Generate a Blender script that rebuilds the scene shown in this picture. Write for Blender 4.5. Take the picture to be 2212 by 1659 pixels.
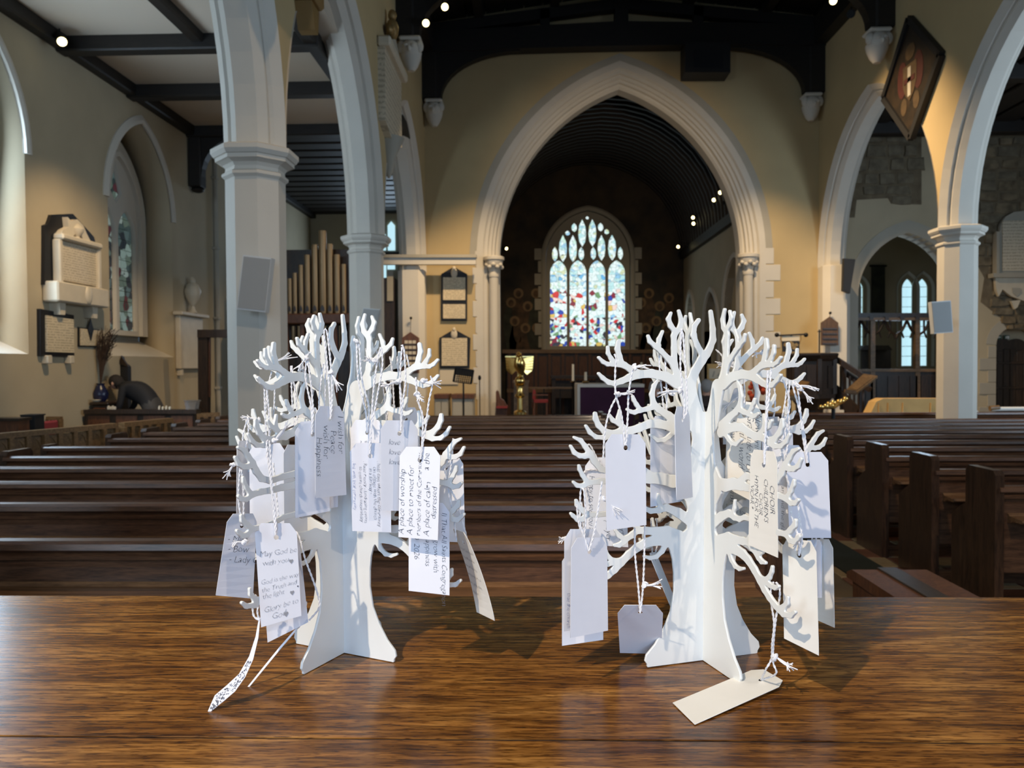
import bpy, bmesh, math, random
import numpy as np
from mathutils import Vector, Matrix
from math import sin, cos, pi, sqrt, radians, atan2

for o in list(bpy.data.objects):
    bpy.data.objects.remove(o)
SC = bpy.context.scene
COL = SC.collection
random.seed(7)

# ------------------------------------------------------------------ camera
IW, IH, FPX = 2212, 1659, 1665.0
CAM = Vector((0, 0, 1.65))
yaw, pitch, roll = radians(1.58), radians(-1.41), -0.0065
F = Vector((-sin(yaw) * cos(pitch), cos(yaw) * cos(pitch), sin(pitch)))
R0 = Vector((cos(yaw), sin(yaw), 0))
U0 = R0.cross(F)
RT = R0 * cos(roll) + U0 * sin(roll)
UP = U0 * cos(roll) - R0 * sin(roll)
cd = bpy.data.cameras.new('camera')
cam = bpy.data.objects.new('camera', cd)
COL.objects.link(cam)
m3 = Matrix((RT, UP, -F)).transposed()
cam.matrix_world = Matrix.Translation(CAM) @ m3.to_4x4()
cd.sensor_fit = 'HORIZONTAL'
cd.sensor_width = 36
cd.lens = FPX / IW * 36
cd.clip_start = 0.05
cd.clip_end = 200
cd.dof.use_dof = True
cd.dof.focus_distance = 1.12
cd.dof.aperture_fstop = 10.0
SC.camera = cam

def ray(px, py):
    return F + RT * ((px - IW / 2) / FPX) + UP * (-(py - IH / 2) / FPX)
def atY(px, py, Y):
    d = ray(px, py); return CAM + d * (Y / d.y)
def atX(px, py, X):
    d = ray(px, py); return CAM + d * (X / d.x)
def atZ(px, py, Z):
    d = ray(px, py); return CAM + d * ((Z - CAM.z) / d.z)

# ------------------------------------------------------------------ view, world, large lights
SC.view_settings.view_transform = 'Standard'
SC.view_settings.look = 'None'
SC.view_settings.gamma = 1
SC.view_settings.use_curve_mapping = False
SC.view_settings.exposure = 0.55
w = bpy.data.worlds.new('world'); SC.world = w
w.use_nodes = True
w.node_tree.nodes['Background'].inputs[0].default_value = (0.62, 0.78, 1.0, 1)
w.node_tree.nodes['Background'].inputs[1].default_value = 0.06

def area(name, loc, target, size, size_y, energy, col):
    l = bpy.data.lights.new(name, 'AREA'); l.shape = 'RECTANGLE'; l.size = size; l.size_y = size_y
    l.energy = energy; l.color = col
    o = bpy.data.objects.new(name, l); COL.objects.link(o); o.location = loc
    o.rotation_euler = (Vector(target) - Vector(loc)).to_track_quat('-Z', 'Y').to_euler()
    return o
def spot(name, loc, target, energy, col, angle=60, blend=0.6, rad=0.05):
    l = bpy.data.lights.new(name, 'SPOT'); l.energy = energy; l.color = col
    l.spot_size = radians(angle); l.spot_blend = blend; l.shadow_soft_size = rad
    o = bpy.data.objects.new(name, l); COL.objects.link(o); o.location = loc
    o.rotation_euler = (Vector(target) - Vector(loc)).to_track_quat('-Z', 'Y').to_euler()
    return o
WARM = (1.0, 0.72, 0.42); COOL = (0.62, 0.80, 1.0); NEUT = (1.0, 0.90, 0.78)
FILL = (0.40, 0.63, 1.0)
# daylight: west window behind the camera, aisle windows on both sides, plus an added fill for the left pillar
area('light_west_window', (0.4, -3.4, 2.5), (0.3, 3.0, 1.5), 2.6, 2.6, 84, FILL)
area('light_organ_bay_window', (-4.1, 21.9, 4.2), (-4.6, 15.0, 4.0), 1.2, 2.4, 45, COOL)
area('fill_left_pillar', (-4.6, -3.5, 3.6), (-2.8, 7.0, 2.8), 1.8, 2.6, 110, COOL)  # added cool fill to brighten the near pillar, its window is made up
area('light_left_window', (-6.75, 8.5, 3.4), (0, 8.8, 2.6), 1.7, 2.6, 115, COOL)
area('light_left_window_2', (-6.75, 4.6, 3.4), (-2.5, 6.5, 2.6), 1.7, 2.6, 40, COOL)
area('light_right_window', (10.6, 8.0, 3.4), (5, 10.0, 3.0), 2.4, 3.0, 170, COOL)
area('light_right_window_2', (10.6, 3.0, 3.4), (5, 4.0, 2.6), 2.4, 3.0, 120, COOL)
area('light_chapel', (9.6, 20.6, 3.0), (8.0, 18.5, 2.0), 1.6, 2.0, 40, COOL)
area('light_chancel', (1.9, 25.4, 4.6), (1.9, 18.0, 0.0), 2.2, 3.4, 5, COOL)
# lamps of the church: warm spots in the roof, plus an added fill for the pew backs
spot('spot_trees_left', (-1.75, -1.6, 4.4), (0.1, 1.1, 1.4), 430, (1.0, 0.84, 0.64), 36, 0.5, 0.035)
spot('spot_trees_right', (2.4, -2.2, 3.7), (0.0, 1.1, 1.4), 95, (1.0, 0.84, 0.66), 36, 0.5, 0.035)
spot('spot_wall_right', (1.9, 12.6, 8.2), (6.1, 13.4, 3.4), 1900, WARM, 62, 0.8, 0.08)
spot('spot_wall_left', (1.4, 12.8, 8.2), (-2.3, 14.6, 2.6), 800, WARM, 52, 0.8, 0.08)
spot('spot_east_left', (-0.2, 12.8, 8.2), (-1.4, 16.7, 1.6), 1000, WARM, 46, 0.8, 0.08)
spot('spot_east_right', (3.6, 12.8, 8.2), (5.3, 16.7, 1.8), 1100, WARM, 46, 0.8, 0.08)
spot('spot_aisle_wall', (-4.1, 8.6, 5.7), (-6.4, 11.6, 0.9), 360, WARM, 62, 0.7, 0.08)
spot('fill_pew_backs', (1.9, -2.2, 6.8), (0.6, 8.0, 0.4), 560, (1.0, 0.80, 0.58), 52, 0.9, 0.15)  # added warm fill from behind the camera to brighten the pew backs
spot('spot_pews_front', (-0.6, 4.5, 8.2), (-1.0, 6.5, 0.6), 260, WARM, 80, 0.9, 0.1)
spot('spot_chancel', (0.4, 18.5, 6.6), (1.9, 25.5, 1.6), 200, WARM, 60, 0.8, 0.08)
spot('spot_arch', (1.9, 11.5, 6.0), (1.9, 16.7, 5.2), 260, WARM, 70, 0.9, 0.1)

# ------------------------------------------------------------------ mesh helpers
class MB:
    def __init__(s): s.v = []; s.f = []
    def add(s, vs, fs):
        n = len(s.v); s.v += [tuple(v) for v in vs]; s.f += [tuple(i + n for i in f) for f in fs]; return s
    def box(s, x0, x1, y0, y1, z0, z1):
        return s.add([(x0,y0,z0),(x1,y0,z0),(x1,y1,z0),(x0,y1,z0),(x0,y0,z1),(x1,y0,z1),(x1,y1,z1),(x0,y1,z1)],
                     [(0,3,2,1),(4,5,6,7),(0,1,5,4),(1,2,6,5),(2,3,7,6),(3,0,4,7)])
    def cbox(s, x0, x1, y0, y1, z0, z1, c):
        """box with chamfered edges"""
        b = bmesh.new(); vs = [b.verts.new(p) for p in [(x0,y0,z0),(x1,y0,z0),(x1,y1,z0),(x0,y1,z0),(x0,y0,z1),(x1,y0,z1),(x1,y1,z1),(x0,y1,z1)]]
        for f in [(0,3,2,1),(4,5,6,7),(0,1,5,4),(1,2,6,5),(2,3,7,6),(3,0,4,7)]: b.faces.new([vs[i] for i in f])
        bmesh.ops.bevel(b, geom=b.edges[:], offset=c, segments=1, affect='EDGES')
        b.verts.index_update()
        r = s.add([v.co[:] for v in b.verts], [[v.index for v in f.verts] for f in b.faces]); b.free(); return r
    def obox(s, M, hx, hy, hz):
        p = [(-1,-1,-1),(1,-1,-1),(1,1,-1),(-1,1,-1),(-1,-1,1),(1,-1,1),(1,1,1),(-1,1,1)]
        return s.add([M @ Vector((a*hx,b*hy,c*hz)) for a,b,c in p], [(0,3,2,1),(4,5,6,7),(0,1,5,4),(1,2,6,5),(2,3,7,6),(3,0,4,7)])
    def bar(s, a, b, w, h, upv=(0,0,1)):
        a = Vector(a); b = Vector(b); d = b - a; L = d.length; d.normalize()
        u = Vector(upv); r = d.cross(u)
        if r.length < 1e-4: r = d.cross(Vector((1,0,0)))
        r.normalize(); u = r.cross(d)
        M = Matrix((r, d, u)).transposed().to_4x4(); M.translation = (a + b) / 2
        return s.obox(M, w/2, L/2, h/2)
    def prism(s, pts, fn0, fn1):
        """pts 2D outline; fn0/fn1 map (a,b) to 3D for the two ends"""
        n = len(pts); v = [fn0(*p) for p in pts] + [fn1(*p) for p in pts]
        f = [(i, (i+1) % n, n + (i+1) % n, n + i) for i in range(n)]
        return s.add(v, f + [tuple(range(n-1, -1, -1)), tuple(range(n, 2*n))])
    def px(s, pts, x0, x1): return s.prism(pts, lambda a,b: (x0,a,b), lambda a,b: (x1,a,b))   # outline in y,z
    def py(s, pts, y0, y1): return s.prism(pts, lambda a,b: (a,y0,b), lambda a,b: (a,y1,b))   # outline in x,z
    def pz(s, pts, z0, z1): return s.prism(pts, lambda a,b: (a,b,z0), lambda a,b: (a,b,z1))
    def tube(s, pts, r, n=8, cap=True):
        pts = [Vector(p) for p in pts]; k = len(pts)
        rr = r if isinstance(r, (list, tuple)) else [r] * k
        vs = []; fs = []; prev = None
        for i in range(k):
            t = (pts[min(i+1,k-1)] - pts[max(i-1,0)])
            if t.length < 1e-9: t = Vector((0,0,1))
            t.normalize()
            if prev is None:
                a = Vector((0,0,1)) if abs(t.z) < .9 else Vector((1,0,0)); u = t.cross(a).normalized()
            else:
                u = (prev - t * prev.dot(t))
                u = u.normalized() if u.length > 1e-6 else t.orthogonal().normalized()
            prev = u; vv = t.cross(u)
            for j in range(n):
                an = 2*pi*j/n; vs.append(pts[i] + (u*cos(an) + vv*sin(an)) * rr[i])
        for i in range(k-1):
            for j in range(n):
                a = i*n+j; b = i*n+(j+1)%n; fs.append((a, b, b+n, a+n))
        if cap: fs += [tuple(range(n-1,-1,-1)), tuple(range((k-1)*n, k*n))]
        return s.add(vs, fs)
    def lathe(s, prof, c, n=24, M=None, rot=0):
        """prof list of (r,z) ; around z through c"""
        k = len(prof); vs = []; fs = []
        for r_, z in prof:
            for j in range(n):
                a = 2*pi*j/n + rot; p = Vector((r_*cos(a), r_*sin(a), z))
                vs.append((M @ p if M else p) + Vector(c))
        for i in range(k-1):
            for j in range(n):
                a = i*n+j; b = i*n+(j+1)%n; fs.append((a,b,b+n,a+n))
        fs += [tuple(range(n-1,-1,-1)), tuple(range((k-1)*n,k*n))]
        return s.add(vs, fs)
    def ball(s, c, rx, ry=None, rz=None, n=12, m=8):
        ry = ry or rx; rz = rz or rx
        vs = [(c[0],c[1],c[2]-rz)]; fs = []
        for i in range(1, m):
            p = -pi/2 + pi*i/m
            for j in range(n):
                a = 2*pi*j/n; vs.append((c[0]+rx*cos(p)*cos(a), c[1]+ry*cos(p)*sin(a), c[2]+rz*sin(p)))
        vs.append((c[0],c[1],c[2]+rz)); t = len(vs)-1
        for j in range(n): fs.append((0, 1+(j+1)%n, 1+j))
        for i in range(m-2):
            for j in range(n):
                a = 1+i*n+j; b = 1+i*n+(j+1)%n; fs.append((a,b,b+n,a+n))
        for j in range(n): fs.append((t, 1+(m-2)*n+j, 1+(m-2)*n+(j+1)%n))
        return s.add(vs, fs)

ORG = {}
def mk(name, mesh, m, parent=None, smooth=False):
    o = bpy.data.objects.new(name, mesh); COL.objects.link(o)
    if m is not None:
        mesh.materials.clear(); mesh.materials.append(m)
    if smooth:
        mesh.polygons.foreach_set('use_smooth', [True] * len(mesh.polygons))
    if parent: o.parent = parent; ORG[o.name] = ORG.get(parent.name, Vector())
    return o
def obj(name, mb, m, parent=None, smooth=False, org=None):
    """link one mesh object; vertices are given in world space"""
    off = ORG.get(parent.name, Vector()) if parent else (Vector(org) if org else Vector())
    me = bpy.data.meshes.new(name)
    me.from_pydata([(v[0]-off.x, v[1]-off.y, v[2]-off.z) for v in mb.v], [], mb.f)
    bm = bmesh.new(); bm.from_mesh(me); bmesh.ops.recalc_face_normals(bm, faces=bm.faces[:]); bm.to_mesh(me); bm.free()
    o = mk(name, me, m, parent, smooth)
    if smooth:
        try: me.set_sharp_from_angle(angle=radians(40))
        except Exception: pass
    if not parent and org: o.location = off; ORG[o.name] = off
    return o
def tag(o, label, cat, group=None):
    o['label'] = label; o['category'] = cat
    if group: o['group'] = group
    return o
def thing(name, label, cat, loc=(0,0,0), group=None):
    o = bpy.data.objects.new(name, None); COL.objects.link(o); o.location = loc
    o.empty_display_size = 0.1
    ORG[o.name] = Vector(loc)
    return tag(o, label, cat, group)
def struct(name, mb, m, parent=None, smooth=False):
    o = obj(name, mb, m, parent, smooth)
    if not parent: o['kind'] = 'structure'
    return o

def arch_pts(c, a, h, n=14):
    """pointed arch, list of (s,z) from left spring to right spring (z from 0)"""
    Rr = (a*a + h*h) / (2*a); th = math.acos((Rr - a) / Rr)
    L = [(c - a + Rr - Rr*cos(th*i/n), Rr*sin(th*i/n)) for i in range(n+1)]
    return L + [(2*c - p, z) for p, z in reversed(L[:-1])]
def fill2d(outline, holes, depth, bevel=0.0):
    """flat 2D shape with holes, extruded by +-depth/2 along local Z; returns Mesh"""
    cu = bpy.data.curves.new('tmp', 'CURVE'); cu.dimensions = '2D'; cu.fill_mode = 'BOTH'; cu.extrude = depth/2 - bevel
    if bevel: cu.bevel_depth = bevel; cu.bevel_resolution = 0; cu.offset = -bevel
    for loop in ([outline] if outline else []) + list(holes):
        sp = cu.splines.new('POLY'); sp.points.add(len(loop)-1)
        for p, q in zip(sp.points, loop): p.co = (q[0], q[1], 0, 1)
        sp.use_cyclic_u = True
    t = bpy.data.objects.new('tmp', cu); COL.objects.link(t)
    dg = bpy.context.evaluated_depsgraph_get()
    me = bpy.data.meshes.new_from_object(t.evaluated_get(dg))
    bpy.data.objects.remove(t); bpy.data.curves.remove(cu)
    return me
def xf_mesh(me, fn):
    co = np.empty(len(me.vertices)*3); me.vertices.foreach_get('co', co); co = co.reshape(-1,3)
    co = np.array([fn(*c) for c in co]); me.vertices.foreach_set('co', co.ravel()); me.update(); return me
def fix(me):
    bm = bmesh.new(); bm.from_mesh(me); bmesh.ops.remove_doubles(bm, verts=bm.verts[:], dist=1e-6)
    bmesh.ops.recalc_face_normals(bm, faces=bm.faces[:]); bm.to_mesh(me); bm.free(); return me
def panel(name, outline, holes, depth, fn, m, parent=None, bevel=0.0):
    """fn maps local (s, z, t) to world"""
    me = fill2d(outline, holes, depth, bevel)
    off = ORG.get(parent.name, Vector()) if parent else Vector()
    xf_mesh(me, lambda a,b,c: tuple(Vector(fn(a,b,c)) - off)); fix(me)
    return mk(name, me, m, parent)
def sweep(path, prof, fn, closed=False):
    """path: list of (s,z) ; prof: list of (radial outwards, t). fn maps (s,z,t). returns MB"""
    mb = MB(); k = len(path); n = len(prof); vs = []
    for i, (a, b) in enumerate(path):
        p0 = path[max(i-1,0)]; p1 = path[min(i+1,k-1)]
        tx, tz = p1[0]-p0[0], p1[1]-p0[1]; L = math.hypot(tx,tz); nx, nz = -tz/L, tx/L
        # mitre at sharp points
        sc = 1.0
        if 0 < i < k-1:
            e = path[i+1]; q = (e[0]-a, e[1]-b); l2 = math.hypot(*q); q = (-q[1]/l2, q[0]/l2); c = q[0]*nx+q[1]*nz
            sc = 1/max(c,.5)
        for r_, t in prof: vs.append(fn(a + nx*r_*sc, b + nz*r_*sc, t))
    fs = []
    for i in range(k-1):
        for j in range(n):
            q = i*n+j; w2 = i*n+(j+1)%n; fs.append((q, w2, w2+n, q+n))
    fs += [tuple(range(n-1,-1,-1)), tuple(range((k-1)*n, k*n))]
    return mb.add(vs, fs)
def text_mesh(body, size=1.0, shear=0.0, thin=0.0, align='LEFT', spacing=1.0, lines=1.0):
    cu = bpy.data.curves.new('tmp', 'FONT'); cu.body = body; cu.size = size; cu.shear = shear; cu.offset = thin
    cu.align_x = align; cu.space_character = spacing; cu.space_line = lines; cu.resolution_u = 2
    t = bpy.data.objects.new('tmp', cu); COL.objects.link(t)
    dg = bpy.context.evaluated_depsgraph_get(); me = bpy.data.meshes.new_from_object(t.evaluated_get(dg))
    bpy.data.objects.remove(t); bpy.data.curves.remove(cu); return me

# ------------------------------------------------------------------ materials
def base_mat(name):
    m = bpy.data.materials.new(name); m.use_nodes = True; nt = m.node_tree
    return m, nt, nt.nodes['Principled BSDF']
def mat(name, c, rough=.6, metal=0.0, var=0.0, scale=6.0, bump=0.0, bscale=40.0, c2=None, coat=0.0, spec=None):
    m, nt, b = base_mat(name)
    b.inputs['Roughness'].default_value = rough; b.inputs['Metallic'].default_value = metal
    b.inputs['Coat Weight'].default_value = coat
    if spec is not None: b.inputs['Specular IOR Level'].default_value = spec
    b.inputs['Base Color'].default_value = (*c, 1)
    tc = nt.nodes.new('ShaderNodeTexCoord')
    if var or c2:
        no = nt.nodes.new('ShaderNodeTexNoise'); no.inputs['Scale'].default_value = scale; no.inputs['Detail'].default_value = 5
        nt.links.new(tc.outputs['Object'], no.inputs['Vector'])
        rp = nt.nodes.new('ShaderNodeValToRGB'); rp.color_ramp.elements[0].position = .32; rp.color_ramp.elements[1].position = .68
        d = c2 or tuple(x*(1-var) for x in c)
        rp.color_ramp.elements[0].color = (*d,1); rp.color_ramp.elements[1].color = (*c,1)
        nt.links.new(no.outputs['Fac'], rp.inputs['Fac']); nt.links.new(rp.outputs['Color'], b.inputs['Base Color'])
    if bump:
        n2 = nt.nodes.new('ShaderNodeTexNoise'); n2.inputs['Scale'].default_value = bscale; n2.inputs['Detail'].default_value = 4
        nt.links.new(tc.outputs['Object'], n2.inputs['Vector'])
        bp = nt.nodes.new('ShaderNodeBump'); bp.inputs['Strength'].default_value = bump; bp.inputs['Distance'].default_value = .02
        nt.links.new(n2.outputs['Fac'], bp.inputs['Height']); nt.links.new(bp.outputs['Normal'], b.inputs['Normal'])
    return m
def wood(name, c1, c2, stretch=(1,14,14), scale=3.0, rough=.4, bump=.12, coat=0.0, fine=8.0, c3=None, distort=1.2):
    m, nt, b = base_mat(name); L = nt.links
    tc = nt.nodes.new('ShaderNodeTexCoord'); mp = nt.nodes.new('ShaderNodeMapping'); mp.inputs['Scale'].default_value = stretch
    L.new(tc.outputs['Object'], mp.inputs['Vector'])
    oi = nt.nodes.new('ShaderNodeObjectInfo'); cx = nt.nodes.new('ShaderNodeVectorMath'); cx.operation = 'SCALE'; cx.inputs[0].default_value = (17,23,31)
    L.new(oi.outputs['Random'], cx.inputs['Scale']); L.new(cx.outputs[0], mp.inputs['Location'])
    n1 = nt.nodes.new('ShaderNodeTexNoise'); n1.inputs['Scale'].default_value = scale; n1.inputs['Detail'].default_value = 6; n1.inputs['Distortion'].default_value = distort
    n2 = nt.nodes.new('ShaderNodeTexNoise'); n2.inputs['Scale'].default_value = scale*fine; n2.inputs['Detail'].default_value = 3
    L.new(mp.outputs[0], n1.inputs['Vector']); L.new(mp.outputs[0], n2.inputs['Vector'])
    mx = nt.nodes.new('ShaderNodeMix'); mx.inputs[0].default_value = .42
    L.new(n1.outputs['Fac'], mx.inputs[2]); L.new(n2.outputs['Fac'], mx.inputs[3])
    rp = nt.nodes.new('ShaderNodeValToRGB'); e = rp.color_ramp.elements
    e[0].position = .36; e[0].color = (*c1,1); e[1].position = .62; e[1].color = (*c2,1)
    if c3: q = e.new(.5); q.color = (*c3,1)
    L.new(mx.outputs[0], rp.inputs['Fac']); L.new(rp.outputs['Color'], b.inputs['Base Color'])
    b.inputs['Roughness'].default_value = rough; b.inputs['Coat Weight'].default_value = coat; b.inputs['Coat Roughness'].default_value = .12
    bp = nt.nodes.new('ShaderNodeBump'); bp.inputs['Strength'].default_value = bump; bp.inputs['Distance'].default_value = .004
    L.new(mx.outputs[0], bp.inputs['Height']); L.new(bp.outputs['Normal'], b.inputs['Normal'])
    return m
def emit(name, c, s):
    m, nt, b = base_mat(name)
    b.inputs['Base Color'].default_value = (*[x*.5 for x in c],1); b.inputs['Emission Color'].default_value = (*c,1); b.inputs['Emission Strength'].default_value = s
    b.inputs['Roughness'].default_value = .25
    return m
def inscription(name, c, ink, lines, axis=2, width=.5):
    """stone slab with rows of small cut letters"""
    m, nt, b = base_mat(name); L = nt.links
    tc = nt.nodes.new('ShaderNodeTexCoord'); sp = nt.nodes.new('ShaderNodeSeparateXYZ'); L.new(tc.outputs['Generated'], sp.inputs[0])
    mu = nt.nodes.new('ShaderNodeMath'); mu.operation = 'MULTIPLY'; mu.inputs[1].default_value = lines; L.new(sp.outputs[axis], mu.inputs[0])
    fr = nt.nodes.new('ShaderNodeMath'); fr.operation = 'FRACT'; L.new(mu.outputs[0], fr.inputs[0])
    gt = nt.nodes.new('ShaderNodeMath'); gt.operation = 'GREATER_THAN'; gt.inputs[1].default_value = 1-width; L.new(fr.outputs[0], gt.inputs[0])
    no = nt.nodes.new('ShaderNodeTexNoise'); no.inputs['Scale'].default_value = 34; L.new(tc.outputs['Object'], no.inputs['Vector'])
    g2 = nt.nodes.new('ShaderNodeMath'); g2.operation = 'GREATER_THAN'; g2.inputs[1].default_value = .46; L.new(no.outputs['Fac'], g2.inputs[0])
    mm = nt.nodes.new('ShaderNodeMath'); mm.operation = 'MULTIPLY'; L.new(gt.outputs[0], mm.inputs[0]); L.new(g2.outputs[0], mm.inputs[1])
    m4 = nt.nodes.new('ShaderNodeMath'); m4.operation = 'MULTIPLY'; m4.inputs[1].default_value = .55; L.new(mm.outputs[0], m4.inputs[0])
    mx = nt.nodes.new('ShaderNodeMix'); mx.data_type = 'RGBA'; mx.inputs[6].default_value = (*c,1); mx.inputs[7].default_value = (*ink,1)
    L.new(m4.outputs[0], mx.inputs[0]); L.new(mx.outputs[2], b.inputs['Base Color']); b.inputs['Roughness'].default_value = .55
    return m

M = {}
M['cream'] = mat('cream_wall_paint', (.52,.395,.205), .85, var=.10, scale=1.2, bump=.05, bscale=18)
M['aisle_paint'] = mat('pale_cream_wall_paint', (.47,.395,.265), .85, var=.12, scale=1.1, bump=.06, bscale=14)
M['stone'] = mat('painted_stone_white', (.62,.58,.50), .8, var=.06, scale=2.0, bump=.06, bscale=25)
M['greystone'] = mat('painted_stone_grey', (.40,.37,.30), .8, var=.08, scale=2.0, bump=.05, bscale=25)
M['plaster'] = mat('ceiling_plaster', (.56,.48,.38), .9, var=.06, scale=.8)
M['beam'] = wood('black_stained_beam', (.006,.005,.004), (.016,.012,.009), (1,8,8), 4, .55, .1)
M['board'] = wood('dark_roof_board', (.006,.005,.004), (.018,.012,.008), (8,1,8), 3, .6, .1)
M['pew'] = wood('dark_oak_pew', (.042,.019,.010), (.150,.070,.034), (1,12,12), 3.0, .40, .10, coat=.08)
M['pewy'] = wood('dark_oak_pew_end', (.020,.010,.006), (.075,.036,.018), (10,10,1.2), 3.0, .34, .10, coat=.25)
M['ledge'] = wood('worn_oak_ledge', (.10,.046,.019), (.27,.135,.058), (1,14,14), 3.0, .38, .10, coat=.1)
M['boardbrown'] = wood('brown_board_oak', (.060,.030,.014), (.125,.066,.030), (10,10,1.5), 3.0, .6, .1)
M['oakdark'] = wood('dark_carved_oak', (.010,.007,.005), (.045,.025,.014), (10,10,1.2), 3.0, .42, .10)
M['oakmid'] = wood('mid_brown_oak', (.10,.055,.022), (.25,.145,.060), (2,12,12), 3.0, .45, .12)
M['oakred'] = wood('reddish_mahogany', (.06,.022,.010), (.15,.058,.024), (10,10,1.5), 3.0, .5, .1)
def oak_top():
    m, nt, b = base_mat('varnished_oak_table'); L = nt.links; N = nt.nodes.new
    tc = N('ShaderNodeTexCoord')
    def noise(sc, scale, detail=4, dist=0.0, rough=.5):
        mp = N('ShaderNodeMapping'); mp.inputs['Scale'].default_value = sc; L.new(tc.outputs['Object'], mp.inputs[0])
        n = N('ShaderNodeTexNoise'); n.inputs['Scale'].default_value = scale; n.inputs['Detail'].default_value = detail; n.inputs['Distortion'].default_value = dist; n.inputs['Roughness'].default_value = rough
        L.new(mp.outputs[0], n.inputs['Vector']); return n.outputs['Fac']
    def ramp(x, stops):
        r = N('ShaderNodeValToRGB'); e = r.color_ramp.elements
        e[0].position, e[0].color = stops[0][0], (*stops[0][1],1); e[1].position, e[1].color = stops[-1][0], (*stops[-1][1],1)
        for p, c in stops[1:-1]: q = e.new(p); q.color = (*c,1)
        L.new(x, r.inputs[0]); return r.outputs[0]
    def mult(a, c, f):
        x = N('ShaderNodeMix'); x.data_type = 'RGBA'; x.blend_type = 'MULTIPLY'; x.inputs[0].default_value = f; L.new(a, x.inputs[6]); L.new(c, x.inputs[7]); return x.outputs[2]
    big = ramp(noise((1.2,4.5,4), 2.2, 5, 1.2), [(.30,(.125,.046,.010)),(.50,(.27,.115,.024)),(.70,(.44,.215,.055))])
    # cathedral figure: bent bands
    mp = N('ShaderNodeMapping'); mp.inputs['Scale'].default_value = (.55,8.5,8.5); L.new(tc.outputs['Object'], mp.inputs[0])
    wv = N('ShaderNodeTexWave'); wv.bands_direction = 'Y'; wv.inputs['Scale'].default_value = 1.5; wv.inputs['Distortion'].default_value = 11; wv.inputs['Detail'].default_value = 4; wv.inputs['Detail Scale'].default_value = 2.2
    L.new(mp.outputs[0], wv.inputs['Vector'])
    g1 = ramp(wv.outputs['Fac'], [(.18,(.50,.44,.36)),(.55,(1,1,1)),(1,(1.15,1.1,1.0))])
    fine = noise((20,190,190), 1.0, 4, .4)
    g2 = ramp(fine, [(.40,(.40,.33,.26)),(.53,(1,1,1)),(.72,(1.22,1.18,1.1))])
    pore = noise((48,430,430), 1.0, 2)
    g3 = ramp(pore, [(.36,(.34,.28,.22)),(.44,(1,1,1)),(.9,(1,1,1))])
    c = mult(mult(mult(big, g1, .60), g2, .85), g3, .9)
    L.new(c, b.inputs['Base Color'])
    b.inputs['Roughness'].default_value = .24; b.inputs['Specular IOR Level'].default_value = .30; b.inputs['Coat Weight'].default_value = .0; b.inputs['Coat Roughness'].default_value = .10
    bp = N('ShaderNodeBump'); bp.inputs['Strength'].default_value = .12; bp.inputs['Distance'].default_value = .0010
    L.new(fine, bp.inputs['Height']); L.new(bp.outputs['Normal'], b.inputs['Normal'])
    return m
M['table'] = oak_top()
M['card'] = mat('white_card', (.80,.80,.84), .75, var=.03, scale=30)
M['card2'] = mat('ivory_card', (.84,.80,.72), .75, var=.03, scale=30)
M['ink'] = mat('black_ink', (.10,.10,.12), .7)
M['inkg'] = mat('grey_pencil', (.30,.30,.32), .7)
M['inkb'] = mat('blue_ink', (.16,.19,.38), .7)
M['cotton'] = mat('white_cotton_string', (.82,.80,.80), .95, bump=.2, bscale=900)
M['treew'] = mat('white_painted_plywood', (.80,.80,.76), .42, var=.02, scale=20, coat=.15)
M['black'] = mat('black_matt', (.008,.008,.009), .6)
M['blackgloss'] = mat('black_slate', (.006,.007,.010), .5)
M['marble'] = mat('white_marble', (.62,.55,.42), .5, var=.10, scale=6)
M['slab'] = inscription('engraved_marble', (.62,.54,.40), (.25,.20,.13), 16)
M['slab_n'] = inscription('engraved_marble_tablet', (.66,.56,.38), (.24,.19,.12), 14)
M['brass'] = mat('polished_brass', (.83,.58,.20), .22, 1.0)
M['gold'] = mat('dull_gold_paint', (.30,.19,.07), .5, .4)
M['pipe'] = mat('bronze_organ_pipe', (.36,.25,.13), .38, .35)
M['spk'] = mat('grey_speaker_cloth', (.36,.36,.345), .8, bump=.3, bscale=300)
M['spkw'] = mat('pale_speaker_case', (.60,.60,.58), .5)
M['purple'] = mat('purple_altar_cloth', (.055,.012,.045), .85, var=.2, scale=5)
M['red'] = mat('red_upholstery', (.22,.025,.03), .85)
M['orange'] = mat('orange_red_cloth', (.65,.09,.03), .8)
M['goldcloth'] = mat('gold_table_cloth', (.62,.40,.15), .8, var=.15, scale=4)
M['white'] = mat('white_linen', (.75,.72,.65), .8)
M['wax'] = mat('ivory_candle_wax', (.80,.72,.55), .5)
M['skin'] = mat('skin', (.48,.27,.19), .6)
M['hairg'] = mat('grey_hair', (.30,.29,.28), .8, bump=.5, bscale=120)
M['hairk'] = mat('dark_hair', (.02,.015,.012), .8)
M['coat_k'] = mat('black_jacket', (.012,.012,.014), .8)
M['trouser'] = mat('dark_grey_trousers', (.06,.055,.05), .8)
M['coat_b'] = mat('dark_brown_coat', (.035,.022,.020), .85)
M['rubble'] = mat('exposed_rubble_stone', (.24,.185,.11), .9, c2=(.10,.075,.045), scale=5, bump=.6, bscale=22)
M['rubble2'] = mat('grey_rubble_stone', (.21,.175,.115), .9, c2=(.11,.09,.06), scale=6, bump=.6, bscale=22)
M['mortar'] = mat('rough_mortar', (.20,.16,.10), .95, c2=(.12,.09,.055), scale=4, bump=.8, bscale=30)
M['tile_a'] = mat('red_clay_tile', (.16,.065,.035), .5, var=.3, scale=8)
M['tile_b'] = mat('buff_clay_tile', (.30,.22,.12), .5, var=.3, scale=8)
M['floor'] = mat('stone_floor', (.16,.12,.075), .6, c2=(.09,.065,.04), scale=2)
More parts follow.
